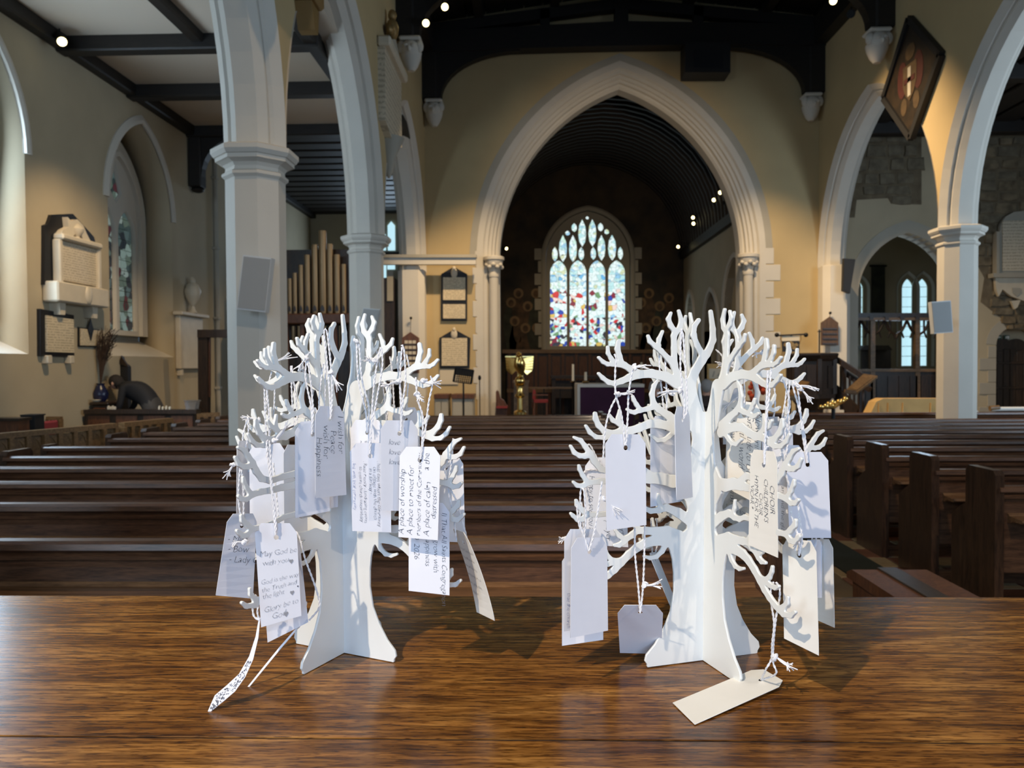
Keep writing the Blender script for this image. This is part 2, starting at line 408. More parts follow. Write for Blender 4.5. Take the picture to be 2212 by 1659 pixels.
M['carpet'] = mat('dark_green_carpet', (.014,.018,.010), .95, bump=.4, bscale=200)
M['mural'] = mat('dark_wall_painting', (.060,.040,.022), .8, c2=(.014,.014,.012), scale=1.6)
M['mural2'] = mat('painted_robe_brown', (.11,.060,.028), .8, c2=(.030,.020,.012), scale=4)
M['mural3'] = mat('painted_robe_green', (.045,.048,.030), .8, c2=(.016,.018,.012), scale=4)
M['halo'] = mat('painted_gold_halo', (.17,.10,.035), .6)
M['iron'] = mat('wrought_iron', (.010,.010,.010), .5, .5)
M['vase'] = mat('dark_blue_glaze', (.012,.016,.05), .25)
M['twig'] = mat('dried_twig', (.05,.028,.016), .9)
M['lead'] = mat('lead_came', (.02,.02,.02), .6, .3)
M['hatch'] = mat('dark_heraldic_paint', (.030,.018,.009), .5, c2=(.008,.006,.004), scale=6)
M['hatchred'] = mat('dark_red_paint', (.060,.010,.007), .6, var=.3, scale=9)
M['hatchgold'] = mat('old_gold_paint', (.085,.052,.022), .6, var=.4, scale=9)
M['linen'] = mat('unbleached_paper', (.62,.55,.42), .8)
M['clear'] = mat('clear_plastic', (.5,.5,.5), .1); M['clear'].node_tree.nodes['Principled BSDF'].inputs['Transmission Weight'].default_value = .85
M['bulb'] = emit('lit_bulb', (1.0,.80,.36), 5)
M['glass_day'] = emit('daylit_leaded_glass', (.50,.78,.88), .72)
M['glass_dim'] = emit('dim_stained_glass', (.20,.27,.26), .22)
def stained(name, pal, strength, scale=8.0):
    m, nt, b = base_mat(name); L = nt.links
    tc = nt.nodes.new('ShaderNodeTexCoord'); n0 = nt.nodes.new('ShaderNodeTexNoise'); n0.inputs['Scale'].default_value = 5
    L.new(tc.outputs['Object'], n0.inputs['Vector'])
    ad = nt.nodes.new('ShaderNodeVectorMath'); ad.operation = 'MULTIPLY_ADD'; ad.inputs[1].default_value = (.12,.12,.12); L.new(n0.outputs['Color'], ad.inputs[0]); L.new(tc.outputs['Object'], ad.inputs[2])
    vo = nt.nodes.new('ShaderNodeTexVoronoi'); vo.inputs['Scale'].default_value = scale; L.new(ad.outputs[0], vo.inputs['Vector'])
    sp = nt.nodes.new('ShaderNodeSeparateColor'); L.new(vo.outputs['Color'], sp.inputs[0])
    rp = nt.nodes.new('ShaderNodeValToRGB'); rp.color_ramp.interpolation = 'CONSTANT'
    e = rp.color_ramp.elements; n = len(pal); e[0].color = (*pal[0],1); e[1].position = 1/n; e[1].color = (*pal[1],1)
    for i in range(2, n): q = e.new(i/n); q.color = (*pal[i],1)
    L.new(sp.outputs[0], rp.inputs[0])
    ve = nt.nodes.new('ShaderNodeTexVoronoi'); ve.feature = 'DISTANCE_TO_EDGE'; ve.inputs['Scale'].default_value = scale; L.new(ad.outputs[0], ve.inputs['Vector'])
    gt = nt.nodes.new('ShaderNodeMath'); gt.operation = 'GREATER_THAN'; gt.inputs[1].default_value = .018; L.new(ve.outputs[0], gt.inputs[0])
    mx = nt.nodes.new('ShaderNodeMix'); mx.data_type = 'RGBA'; mx.inputs[6].default_value = (.02,.03,.03,1); L.new(gt.outputs[0], mx.inputs[0]); L.new(rp.outputs[0], mx.inputs[7])
    b.inputs['Base Color'].default_value = (.03,.03,.03,1); L.new(mx.outputs[2], b.inputs['Emission Color']); b.inputs['Emission Strength'].default_value = strength
    b.inputs['Roughness'].default_value = .3
    return m
W_, P_, S_, B2, RD, WI, GO, GR, DK, PK = (.80,.96,.96),(.50,.80,.82),(.14,.48,.80),(.02,.07,.42),(.60,.03,.04),(.22,.02,.05),(.70,.50,.12),(.16,.34,.16),(.03,.03,.05),(.85,.66,.60)
M['sg_top'] = stained('pale_stained_glass', [W_,W_,P_,W_,(.6,.85,.75),W_,P_,(.62,.70,.45),W_,(.35,.62,.80)], .74, 9)
M['sg_sky'] = stained('sky_stained_glass', [S_,W_,P_,(.3,.62,.86),W_,(.45,.75,.9),P_,W_,W_,S_], .70, 7)
M['sg_fig'] = stained('figure_stained_glass', [W_,WI,W_,W_,P_,PK,B2,W_,RD,W_,W_,GO,P_,W_,W_,GR,W_,(.3,.62,.86),W_,W_], .76, 6.5)
M['sg_band'] = stained('banded_stained_glass', [W_,P_,W_,DK,W_,B2,PK,W_,RD,(.6,.85,.75),W_,GR], .74, 9)
M['sg_low'] = stained('lower_stained_glass', [W_,GO,W_,WI,W_,DK,W_,RD,W_,GR,W_,B2,(.75,.80,.40)], .70, 8)
M['g_side'] = stained('dim_side_stained_glass', [(.10,.16,.16),(.30,.42,.38),(.02,.03,.04),(.06,.10,.10),(.36,.46,.42),(.10,.02,.03),(.03,.05,.05),(.14,.20,.16)], .30, 7)
# ================================================================== THE SHELL
SPR = 3.66
YE = 16.7           # east wall of the nave
XL, XR = -2.59, 6.38
PL = [2.4, 7.2, 12.0]; PR = [2.2, 7.0, 11.8]

fl = struct('floor', MB().box(-8, 13, -4.5, 27, -.2, 0), M['floor'])
k = 0
for i in range(10):
    for j in range(11):
        x = 2.35 + i*.305; y = 4.1 + j*.305
        t = obj('tile', MB().cbox(x, x+.295, y, y+.295, -.02, .012, .006), M['tile_a'] if (i+j) % 2 else M['tile_b'], fl)
tr = struct('trim_1', MB().box(2.42, 2.78, 2.5, 16.0, 0, .022), M['carpet'])

def offs(a, h, d):
    Rr = (a*a+h*h)/(2*a)+d; a2 = a+d
    return a2, sqrt(max(Rr*Rr-(Rr-a2)**2, 0))
RING = [(0,-.10),(0,.10),(.07,.17),(.105,.17),(.105,.215),(.20,.295),(.20,-.295),(.105,-.215),(.105,-.17),(.07,-.17)]
def arcade(name, x, piers, y0, y1, top):
    edges = [y0] + piers + [y1]
    out = [(y0, top)]
    low = []
    rings = []
    for a0, a1 in zip(edges[:-1], edges[1:]):
        g = (a1-a0)/2; c = (a0+a1)/2; ain = g-.2; h = ain*1.25
        ao, ho = offs(ain, h, .19)
        pts = [(p, SPR+z) for p, z in arch_pts(c, ao, ho, 12)]
        low += pts
        rings.append((c, ain, h))
    outline = [(y0, top)] + [(y0, SPR)] + low + [(y1, SPR), (y1, top)]
    outline = [outline[0]] + [p for i, p in enumerate(outline[1:]) if i == 0 or math.hypot(p[0]-outline[i][0], p[1]-outline[i][1]) > .004]
    w_ = panel(name, outline, [], .56, lambda a,b,c: (x+c, a, b), M['cream']); w_['kind'] = 'structure'
    for c, a, h in rings:
        p = [(q, SPR+z) for q, z in arch_pts(c, a, h, 14)]
        obj('arch_moulding', sweep(p, RING, lambda s,z,t: (x+t, s, z)), M['stone'], w_)
    return w_
wl = arcade('wall_left', XL, PL, -2.4, YE, 9.0)
wr = arcade('wall_right', XR, PR, -2.6, YE, 9.0)

CAPP = [(.27,0.45),(.27,3.375),(.298,3.40),(.298,3.425),(.268,3.445),(.266,3.475),(.29,3.505),(.345,3.53),(.355,3.53),(.355,3.565),(.37,3.57),(.395,3.605),(.395,3.645),(.33,3.67)]
def pillar(x, y, label):
    t = thing('pillar', label, 'pillar', (x,y,0), 'octagonal arcade pillars')
    obj('shaft', MB().lathe([(.30,.4),(.27,.46),(.27,3.40)], (x,y,0), 8, rot=pi/8), M['stone'], t)
    obj('capital', MB().lathe(CAPP[1:], (x,y,0), 8, rot=pi/8), M['stone'], t)
    obj('base', MB().lathe([(.42,0),(.42,.25),(.38,.30),(.34,.34),(.30,.42)], (x,y,0), 8, rot=pi/8), M['stone'], t)
    return t
pillar(XL, 7.2, 'white octagonal pillar standing nearest on the left, behind the left tag tree')
pillar(XL, 12.0, 'white octagonal pillar second along the left arcade, right of the organ pipes')
pillar(XR, 11.8, 'white octagonal pillar of the right arcade, between pulpit and arched door')
pillar(XL, 2.4, 'white octagonal pillar of the left arcade out of the frame beside the table')
pillar(XR, 7.0, 'white octagonal pillar of the right arcade out of the frame on the right')
for x, s in ((XL, 1), (XR, -1)):      # responds against the east wall
    r = struct('trim_2' if s > 0 else 'trim_3', MB().lathe([(.27,0),(.27,SPR+.05)], (x, YE-.06, 0), 8, rot=pi/8), M['stone'])
    ed = MB().pz([(x-.285, YE-.27), (x-.17, YE-.40), (x+.17, YE-.40), (x+.285, YE-.27), (x+.285, YE+.1), (x-.285, YE+.1)], 0, SPR+.02)
    obj('respond', ed, M['stone'], r)

# ---- east wall of the nave with the chancel arch
CX, CA, CSP, CH = 1.89, 2.61, 3.93, 3.68
ao, ho = offs(CA, CH, .46)
outl = [(XL-.3, 0), (CX-ao, 0)] + [(p, CSP+z) for p, z in arch_pts(CX, ao, ho, 20)] + [(CX+ao, 0), (XR+.3, 0), (XR+.3, 9.0), (CX, 9.6), (XL-.3, 9.0)]
we = panel('wall_back', outl, [], .6, lambda a,b,c: (a, YE+.3+c, b), M['cream']); we['kind'] = 'structure'
prof = [(0,.3),(0,-.04),(.05,-.09),(.09,-.09),(.11,-.15),(.16,-.15),(.18,-.19),(.24,-.19),(.26,-.235),(.32,-.235),(.36,-.285),(.49,-.285),(.49,.3)]
path = [(CX-CA, .0)] + [(p, CSP+z) for p, z in arch_pts(CX, CA, CH, 22)] + [(CX+CA, .0)]
ar = obj('arch_moulding', sweep(path, prof, lambda s,z,t: (s, YE+.27+t, z)), M['stone'], we)
hd = [(p, CSP+z) for p, z in arch_pts(CX, CA, CH, 22)]
obj('painted_band', sweep(hd, [(.47,-.32),(.64,-.32),(.64,-.28),(.47,-.28)], lambda s,z,t: (s, YE+.31+t, z)), M['greystone'], we)
for sgn in (-1, 1):
    cx = CX + sgn*(CA+.12)
    cp = MB().lathe([(.11,3.55),(.12,3.62),(.10,3.66),(.14,3.78),(.20,3.86),(.20,3.90),(.23,3.92),(.23,3.98),(.19,4.0)], (cx, YE+.02, 0), 16)
    c_ = obj('carved_capital', cp, M['stone'], we, True)
    lf = MB()
    for q in range(12):
        a = 2*pi*q/12; lf.ball((cx+.17*cos(a), YE+.02+.17*sin(a), 3.76+.05*(q%2)), .05, .05, .045, 8, 6)
    obj('carved_leaves', lf, M['stone'], c_, True)
    obj('shaft', MB().lathe([(.17,0),(.17,.22),(.13,.26),(.10,.34),(.10,3.58)], (cx, YE+.02, 0), 16), M['stone'], we, True)
for q in range(9):                                        # painted quoins beside the right jamb and left jamb
    z0 = .9 + q*.36; wd = .30 if q % 2 else .16
    obj('quoin', MB().cbox(CX+CA+.42, CX+CA+.50+wd, YE-.012, YE+.05, z0, z0+.34, .006), M['stone'], we)
    obj('quoin', MB().cbox(CX-CA-.46-wd*.4, CX-CA-.42, YE-.012, YE+.05, z0, z0+.34, .006), M['stone'], we)

# ---- chancel
YC = 26.0; XA, XB = -1.25, 5.05; ZP = 5.27
struct('wall_chancel_left', MB().box(XA-.4, XA, YE+.6, YC, 0, ZP+.3), M['aisle_paint'])
rw = (XB-XA)/2
rh = [(22.0, .9, 0.9, 2.6, 1.1), (19.4, .0, 1.15, 3.0, 1.3), (24.9, 1.6, .55, 3.2, .7)]
holes = []
for c, sill, a, sp, h in rh: holes.append([(c-a, sill+.02)] + [(p, sp+z) for p, z in arch_pts(c, a, h, 8)] + [(c+a, sill+.02)])
wc = panel('wall_chancel_right', [(YE+.6,0),(YC,0),(YC,ZP+.3),(YE+.6,ZP+.3)], holes, .5, lambda a,b,c: (XB+.25+c, a, b), M['aisle_paint']); wc['kind'] = 'structure'
obj('recess_back', MB().box(XB+.50, XB+.56, YE+.6, YC, 0, ZP), M['greystone'], wc)
wn = struct('window_1', MB().box(XB+.44, XB+.47, 24.5, 25.3, 1.9, 3.2), M['glass_day'])
for c, sill, a, sp, h in rh:
    obj('arch_moulding', sweep([(c-a, sill)] + [(p, sp+z) for p, z in arch_pts(c, a, h, 8)] + [(c+a, sill)], [(0,-.06),(0,.2),(.12,.2),(.12,-.06)], lambda s,z,t: (XB+t, s, z)), M['stone'], wc)
# barrel roof with boards and curved ribs
n = 26
cl = struct('ceiling_chancel', sweep([(CX - (rw+.02)*cos(pi*i/n), ZP + (rw+.02)*sin(pi*i/n)) for i in range(n+1)], [(.0,YE+.55),(.0,YC),(.12,YC),(.12,YE+.55)], lambda s,z,t: (s,t,z)), M['board'])
for q in range(26):
    y = YE + .8 + q*.35
    obj('curved_rib', sweep([(CX - (rw-.1)*cos(pi*i/18), ZP + (rw-.1)*sin(pi*i/18)) for i in range(19)], [(0,-.05),(0,.05),(.14,.05),(.14,-.05)], lambda s,z,t: (s,y+t,z)), M['board'], cl)
for q in ():
    a = pi*q/12
    obj('ridge_batten', MB().bar((CX-(rw-.04)*cos(a), YE+.6, ZP+(rw-.04)*sin(a)), (CX-(rw-.04)*cos(a), YC, ZP+(rw-.04)*sin(a)), .06, .06), M['board'], cl)
for s, x in ((0, XA+.06), (1, XB-.06)):
    obj('wall_plate', MB().box(x-.08, x+.08, YE+.6, YC, ZP-.12, ZP+.14), M['beam'], cl)
# east wall of the chancel with painted figures and the great window
def e(px, py): p = atY(px, py, YC); return (p.x, p.z)
wx0, wz0 = e(1180, 757); wx1, _ = e(1362, 757); ap = e(1272, 455); spz = e(1272, 560)[1]
wc_ = (wx0+wx1)/2; wa = (wx1-wx0)/2
hole = [(wc_-wa, wz0)] + [(p, spz+z) for p, z in arch_pts(wc_, wa, ap[1]-spz, 16)] + [(wc_+wa, wz0)]
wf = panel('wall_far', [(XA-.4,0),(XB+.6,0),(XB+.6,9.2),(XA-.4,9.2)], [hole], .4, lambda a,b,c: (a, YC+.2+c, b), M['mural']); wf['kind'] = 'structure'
rng = random.Random(3)
figs = [(1104,660,1.5),(1120,640,1.35),(1140,668,1.6),(1158,640,1.7),(1112,700,1.0),(1135,715,1.2),(1160,715,1.1),(1385,660,1.4),(1402,640,1.5),(1425,668,1.4),(1445,650,1.2),(1395,715,1.0),(1418,700,1.2),(1440,715,1.0)]
for i, (px, py, s) in enumerate(figs):
    x, z = e(px, py)
    b = [(x + .17*s*cos(a)*(1+.2*sin(3*a+i)), z-.55*s + .62*s*sin(a)) for a in [2*pi*q/16 for q in range(16)]]
    obj('painted_figure', MB().py(b, YC-.006-.001*(i%4), YC+.01), M['mural2'] if i % 3 else M['mural3'], wf)
    obj('painted_halo', MB().py([(x+.17*cos(2*pi*q/18), z+.1+.17*sin(2*pi*q/18)) for q in range(18)], YC-.012, YC+.01), M['halo'], wf)
    obj('painted_head', MB().py([(x+.09*cos(2*pi*q/12), z+.08+.11*sin(2*pi*q/12)) for q in range(12)], YC-.016, YC+.01), M['mural2'], wf)
# window: outer moulding, tracery plate with real openings, panes behind
win = struct('window_2', sweep(hole, [(0,-.10),(.0,.25),(.16,.25),(.16,-.05),(.10,-.10)], lambda s,z,t: (s, YC+t, z)), M['greystone'])
obj('sill', MB().cbox(wc_-wa-.25, wc_+wa+.25, YC-.18, YC+.3, wz0-.22, wz0+.02, .03), M['greystone'], win)
for q in range(8):
    zz = wz0 + .1 + q*.42; wd = .22 if q % 2 else .10
    for sg in (-1, 1):
        a = wc_ + sg*(wa+.14); b = wc_ + sg*(wa+.16+wd)
        obj('quoin', MB().cbox(min(a,b), max(a,b), YC-.03, YC+.02, zz, zz+.38, .005), M['greystone'], win)
def cr(X, Y): return e(1060 + X/3.319, 420 + Y/3.319)
def lancet(x0, x1, top, bot, sp, n=6):
    """px in the crop frame"""
    c = (x0+x1)/2; a = (x1-x0)/2
    up = [(p, sp - z) for p, z in arch_pts(c, a, sp-top, n)]
    return [(x0, bot)] + up + [(x1, bot)]
def pointed(x0, x1, top, bot):
    c = (x0+x1)/2; h = bot-top
    return [(c, bot), (x0+ (x1-x0)*.12, bot-h*.18), (x0, bot-h*.45), (x0+(x1-x0)*.1, top+h*.25), (c, top), (x1-(x1-x0)*.1, top+h*.25), (x1, bot-h*.45), (x1-(x1-x0)*.12, bot-h*.18)]
lights = []
for x0, x1 in ((427,547),(567,687),(705,824),(845,966)):
    lights.append((lancet(x0, x1, 468, 1086, 560), 'low'))
for x0, x1, t, b in ((490,548,285,482),(562,620,285,485),(768,825,285,472),(843,903,283,472)): lights.append((pointed(x0,x1,t,b), 'up'))
for x0, x1, t, b in ((629,686,172,372),(702,760,172,370)): lights.append((pointed(x0,x1,t,b), 'up'))
for x0, x1, t, b in ((440,482,370,478),(630,672,372,470),(717,758,372,466),(913,952,370,466)): lights.append((pointed(x0,x1,t,b), 'small'))
for x0, x1, t, b in ((580,620,200,266),(770,810,198,262),(534,570,254,292),(816,852,242,284),(682,706,150,176)): lights.append((pointed(x0,x1,t,b), 'small'))
hl = [[cr(*p) for p in L] for L, _ in lights]
inner = [(wc_-wa+.01, wz0+.01)] + [(p, spz+z) for p, z in arch_pts(wc_, wa-.01, ap[1]-spz-.01, 16)] + [(wc_+wa-.01, wz0+.01)]
panel('tracery', inner, hl, .16, lambda a,b,c: (a, YC+.16+c, b), M['greystone'], win)
def clip_poly(poly, x0, x1, z0, z1):
    def cl(p, f, inter):
        out = []
        for i in range(len(p)):
            a, b = p[i], p[(i+1) % len(p)]
            if f(a):
                out.append(a)
                if not f(b): out.append(inter(a,b))
            elif f(b): out.append(inter(a,b))
        return out
    def ix(v): return lambda a,b: (v, a[1]+(b[1]-a[1])*(v-a[0])/(b[0]-a[0]))
    def iz(v): return lambda a,b: (a[0]+(b[0]-a[0])*(v-a[1])/(b[1]-a[1]), v)
    p = cl(poly, lambda q: q[0] >= x0, ix(x0)); p = cl(p, lambda q: q[0] <= x1, ix(x1)) if p else p
    p = cl(p, lambda q: q[1] >= z0, iz(z0)) if p else p; p = cl(p, lambda q: q[1] <= z1, iz(z1)) if p else p
    return p
rng = random.Random(11)
for (L, kind), H in zip(lights, hl):
    xs = [p[0] for p in H]; zs = [p[1] for p in H]; x0, x1, z0, z1 = min(xs), max(xs), min(zs), max(zs)
    nc, nr = {'low': (2, 12), 'up': (1, 4), 'small': (1, 1)}[kind]
    gx = [[x0 + (x1-x0)*i/nc for i in range(nc+1)] for j in range(nr)]
    gz = [z0 + (z1-z0)*j/nr for j in range(nr+1)]
    for j in range(nr):
        for i in range(nc):
            p = clip_poly(H, gx[j][i]+.003, gx[j][i+1]-.003, gz[j]+.003, gz[j+1]-.003)
            if len(p) < 3: continue
            f = (j+.5)/nr
            c = 'sg_top' if kind != 'low' else 'sg_low' if f < .12 else 'sg_band' if f < .34 else 'sg_fig' if f < .66 else 'sg_top' if f < .76 else 'sg_sky' if f < .86 else 'sg_top'
            obj('pane', MB().py(p, YC+.17, YC+.185), M[c], win)

# ---- nave roof
nr = struct('ceiling', MB().py([(XL-.3,8.98),(CX,9.62),(XR+.3,8.98),(XR+.3,9.2),(CX,9.85),(XL-.3,9.2)], -2.5, YE+.6), M['board'])
for q in range(22):
    x0 = XL + q*(XR-XL)/22; x1 = x0 + (XR-XL)/22 - .02
    zf = lambda x: 8.95 + .64*(1-abs(x-CX)/(XR-CX+.3))
    obj('roof_board', MB().py([(x0,zf(x0)-.03),(x1,zf(x1)-.03),(x1,zf(x1)+.06),(x0,zf(x0)+.06)], 8.5, YE), M['board'], nr)
for x in (-1.1, .5, 3.3, 4.9):
    z = 8.90 + .60*(1-abs(x-CX)/(XR-CX+.3)); obj('purlin', MB().box(x-.09, x+.09, 8.5, YE, z-.18, z+.02), M['beam'], nr)
obj('purlin', MB().box(CX-.12, CX+.12, 8.5, YE, 9.28, 9.56), M['beam'], nr)
for s, x in ((-1, XL+.40), (1, XR-.40)):
    obj('wall_plate', MB().box(x-.13, x+.13, 4, YE, 8.25, 8.80), M['beam'], nr)
def truss(y, label):
    t = thing('roof_truss', label, 'roof truss', (CX, y, 8.2), 'black timber trusses of the nave roof')
    hw = XR-.28-CX
    tb = [(CX-hw, 8.22)] + [(CX + hw*(2*i/16-1), 8.22+.07*(1-(2*i/16-1)**2)) for i in range(1,16)] + [(CX+hw, 8.22), (CX+hw, 8.66), (CX, 8.80), (CX-hw, 8.66)]
    obj('tie_beam', MB().py(tb, y-.16, y+.16), M['beam'], t)
    obj('king_post', MB().box(CX-.14, CX+.14, y-.12, y+.12, 8.7, 9.5), M['beam'], t)
    for s in (-1, 1):
        obj('wall_post', MB().cbox(CX+s*hw-.02-(.30 if s>0 else 0), CX+s*hw+.02+(.30 if s<0 else 0), y-.13, y+.13, 7.28, 8.45, .03), M['beam'], t)
        # curved brace: outer quarter, hollow spandrel
        x0 = CX+s*(hw-.25); R_ = 1.75
        pts = [(x0, 7.32), (x0 - s*.16, 7.30)]
        for i in range(13):
            a = (pi/2)*i/12; pts.append((x0 - s*(.16 + R_*(1-cos(a))*.95), 7.30 + .95*sin(a)))
        pts += [(x0 - s*1.9, 8.36), (x0, 8.36)]
        obj('arched_brace', MB().py(pts, y-.10, y+.10), M['beam'], t)
        obj('rafter', MB().bar((CX+s*hw, y, 8.72), (CX, y, 9.20), .2, .22), M['beam'], t)
        obj('strut', MB().bar((CX+s*1.6, y, 8.68), (CX+s*1.6, y, 9.1), .2, .2), M['beam'], t)
    return t
truss(16.45, 'black timber truss with arched braces close above the chancel arch')
truss(13.35, 'black timber truss nearer the camera with only its brace ends in view')
obj('gable_batten', MB().bar((CX-3.2, YE-.03, 8.86), (CX-.05, YE-.03, 9.22), .04, .07), M['plaster'], nr)
obj('gable_batten', MB().bar((CX+3.2, YE-.03, 8.86), (CX+.05, YE-.03, 9.22), .04, .07), M['plaster'], nr)
cn = 0
for y, w1 in ((16.45,'far'),(13.35,'near')):
    for s, w2 in ((-1,'left'),(1,'right')):
        x = CX + s*3.96
        c_ = thing('corbel', 'pale carved stone corbel under the %s end of the %s roof truss' % (w2, 'chancel-side' if w1 == 'far' else 'nearer'), 'corbel', (x,y,7.1), 'carved corbels of the nave roof')
        mb = MB().lathe([(.06,6.72),(.12,6.80),(.17,6.92),(.19,7.02)], (x,y,0), 12)
        obj('bracket', mb, M['stone'], c_, True)
        b2 = MB().cbox(x-.19, x+.19, y-.18, y+.18, 7.20, 7.27, .03); obj('abacus', b2, M['stone'], c_)
        fc = MB().ball((x, y-.06, 7.06), .17, .17, .16, 12, 8)
        for q in (-1, 1):
            fc.ball((x+q*.15, y-.08, 7.10), .08, .08, .11, 8, 6); fc.ball((x+q*.06, y-.20, 7.08), .045, .04, .04, 8, 6)
        fc.ball((x, y-.22, 7.02), .035, .05, .05, 8, 6)
        obj('carved_head', fc, M['stone'], c_, True)

# ---- left aisle
XW = -6.4; ZC = 6.11; YO = 14.36; YB = 22.2
h1 = (12.55, 1.03, 1.83, 4.22, 1.42)      # centre y, half width, sill z, spring z, rise
h2 = (8.45, 1.17, 1.83, 4.36, 1.6)
holes = []
for c, a, s_, sp, h in (h1, h2): holes.append([(c-a, s_)] + [(p, sp+z) for p, z in arch_pts(c, a, h, 12)] + [(c+a, s_)])
wa_ = panel('wall_left_aisle', [(-3,0),(YB,0),(YB,ZC+.2),(-3,ZC+.2)], holes, .62, lambda a,b,c: (XW-.31+c, a, b), M['aisle_paint']); wa_['kind'] = 'structure'
for n_, (c, a, s_, sp, h) in enumerate((h1, h2)):
    obj('hood_mould', sweep([(p, sp+z) for p, z in arch_pts(c, a, h, 12)], [(0,-.02),(.0,.035),(.05,.05),(.13,.02),(.13,-.02)], lambda s,z,t: (XW+t, s, z)), M['stone'], wa_)
    obj('sloping_sill', MB().py([(XW-.62, s_+.28),(XW-.012, s_+.0),(XW-.012, s_-.10),(XW-.62, s_-.1)], c-a, c+a), M['stone'], wa_)
    wn = struct('window_%d' % (3+n_), MB().box(XW-.66, XW-.64, c-a, c+a, s_+.1, sp+h), M['greystone'])
    ga, gs = a*.66, s_+.36
    oh = [(c-ga, gs)] + [(p, sp-.1+z) for p, z in arch_pts(c, ga, h*.72, 10)] + [(c+ga, gs)]
    # two lights and a head opening cut in the tracery
    l1 = lambda sg: [(c+sg*.04, gs+.08), (c+sg*.04, sp-.35)] + [(c+sg*q, sp-.35+zz) for q, zz in arch_pts(.04+(ga-.12)/2, (ga-.12)/2, .42, 5)[1:-1]] + [(c+sg*(ga-.08), sp-.35), (c+sg*(ga-.08), gs+.08)]
    hd_ = [(c, sp+.12), (c-.18, sp+.32), (c, sp+h*.58), (c+.18, sp+.32)]
    panel('tracery', oh, [l1(1), l1(-1), hd_], .14, lambda a_,b_,c_: (XW-.50+c_, a_, b_), M['stone'], wn)
    # frame from tracery out to the splay
    obj('frame', sweep(oh, [(-.02,-.10),(-.02,.16),(.05,.16),(.10,.08),(.34,.06),(.34,-.10)], lambda s,z,t: (XW-.52+t, s, z)), M['stone'], wn)
    rr = random.Random(5+n_)
    for sg in (1, -1):
        for j in range(12):
            z0 = gs+.06 + j*(sp+.05-gs)/12; z1 = z0 + (sp+.05-gs)/12 - .012
            for i in range(2):
                y0 = c + sg*(.05 + i*(ga-.14)/2); y1 = c + sg*(.05 + (i+1)*(ga-.14)/2 - .012)
                col = 'glass_day' if n_ else 'g_side'
                obj('pane', MB().box(XW-.512, XW-.50, min(y0,y1), max(y0,y1), z0, z1), M[col], wn)
    obj('pane', MB().px([(c, sp+.10),(c-.2,sp+.32),(c,sp+h*.6),(c+.2,sp+.32)], XW-.512, XW-.50), M['g_side' if not n_ else 'glass_day'], wn)
struct('wall_aisle_end', MB().box(XW-.6, XL+.2, YB, YB+.4, 0, ZC+.2), M['aisle_paint'])
ca = struct('ceiling_left_aisle', MB().box(XW-.6, XL, -3, YO, ZC, ZC+.2), M['plaster'])
for y in (3.2, 5.6, 7.0, 8.7, 10.40, 12.20, 14.30):
    obj('ceiling_beam', MB().cbox(XW, XL-.25, y-.11, y+.11, ZC-.20, ZC+.02, .02), M['beam'], ca)
obj('ceiling_beam', MB().cbox(-4.55, -4.38, 0, 10.4, ZC-.12, ZC+.02, .02), M['beam'], ca)
obj('wall_plate', MB().cbox(XW, XW+.17, -2, YO, ZC-.17, ZC+.04, .02), M['beam'], ca)
obj('wall_plate', MB().cbox(XL-.45, XL-.27, -2, YO, ZC-.17, ZC+.04, .02), M['beam'], ca)
co = struct('ceiling_organ_bay', MB().box(XW-.6, XL+.2, YO, YB+.3, ZC+.0, ZC+.2), M['board'])
for q in range(15):
    y = YO + .3 + q*.52; obj('roof_board', MB().cbox(XW, XL, y, y+.40, ZC-.08, ZC+.01, .02), M['board'], co)
obj('wall_plate', MB().cbox(XW, XW+.16, YO, YB, ZC-.2, ZC+.02, .02), M['beam'], co)
# bright window in the end wall, seen between pillar and arch
wn = struct('window_5', MB().box(-4.65, -3.45, YB-.03, YB+.02, 2.6, 5.6), M['greystone'])
def eb(px, py): p = atY(px, py, YB-.05); return (p.x, p.z)
for x0, x1, t, b in ((818,833,498,541),(838,853,478,541),(819,834,563,610),(837,853,563,582)):
    a_ = eb(x0, b); b_ = eb(x1, t)
    obj('pane', MB().py([(a_[0],a_[1]),(b_[0],a_[1]),(b_[0],b_[1]-.12),((a_[0]+b_[0])/2,b_[1]),(a_[0],b_[1]-.12)], YB-.06, YB-.04), M['glass_day'], wn)
obj('transom', MB().cbox(-4.7, -3.4, YB-.16, YB-.03, eb(840,562)[1], eb(840,545)[1], .02), M['beam'], wn)

# ---- right aisle: cross wall with arch, exposed stone, door
YS = 17.0
ac, aa, asp, ah = 8.14, 1.07, 3.10, 1.36
dc, da = 10.50, .47
g1 = [(ac-aa, 0)] + [(p, asp+z) for p, z in arch_pts(ac, aa, ah, 12)] + [(ac+aa, 0)]
g2 = [(dc-da, 0)] + [(p, 2.02+z) for p, z in arch_pts(dc, da, .36, 8)] + [(dc+da, 0)]
outl = [(XR, 0)] + g1 + g2 + [(13, 0), (13, 6.9), (XR, 6.9)]
ws = panel('wall_right_aisle', outl, [], .5, lambda a,b,c: (a, YS+.25+c, b), M['aisle_paint']); ws['kind'] = 'structure'
obj('arch_band', sweep([(ac-aa, 0)] + [(p, asp+z) for p, z in arch_pts(ac, aa, ah, 14)] + [(ac+aa, 0)], [(0,.02),(0,.5),(.20,.5),(.26,.02)], lambda s,z,t: (s, YS-.03+t, z)), M['greystone'], ws)
obj('arch_band', sweep([(p, 2.02+z) for p, z in arch_pts(dc, da, .36, 10)], [(0,.02),(0,.4),(.20,.4),(.22,.02)], lambda s,z,t: (s, YS-.03+t, z)), M['greystone'], ws)
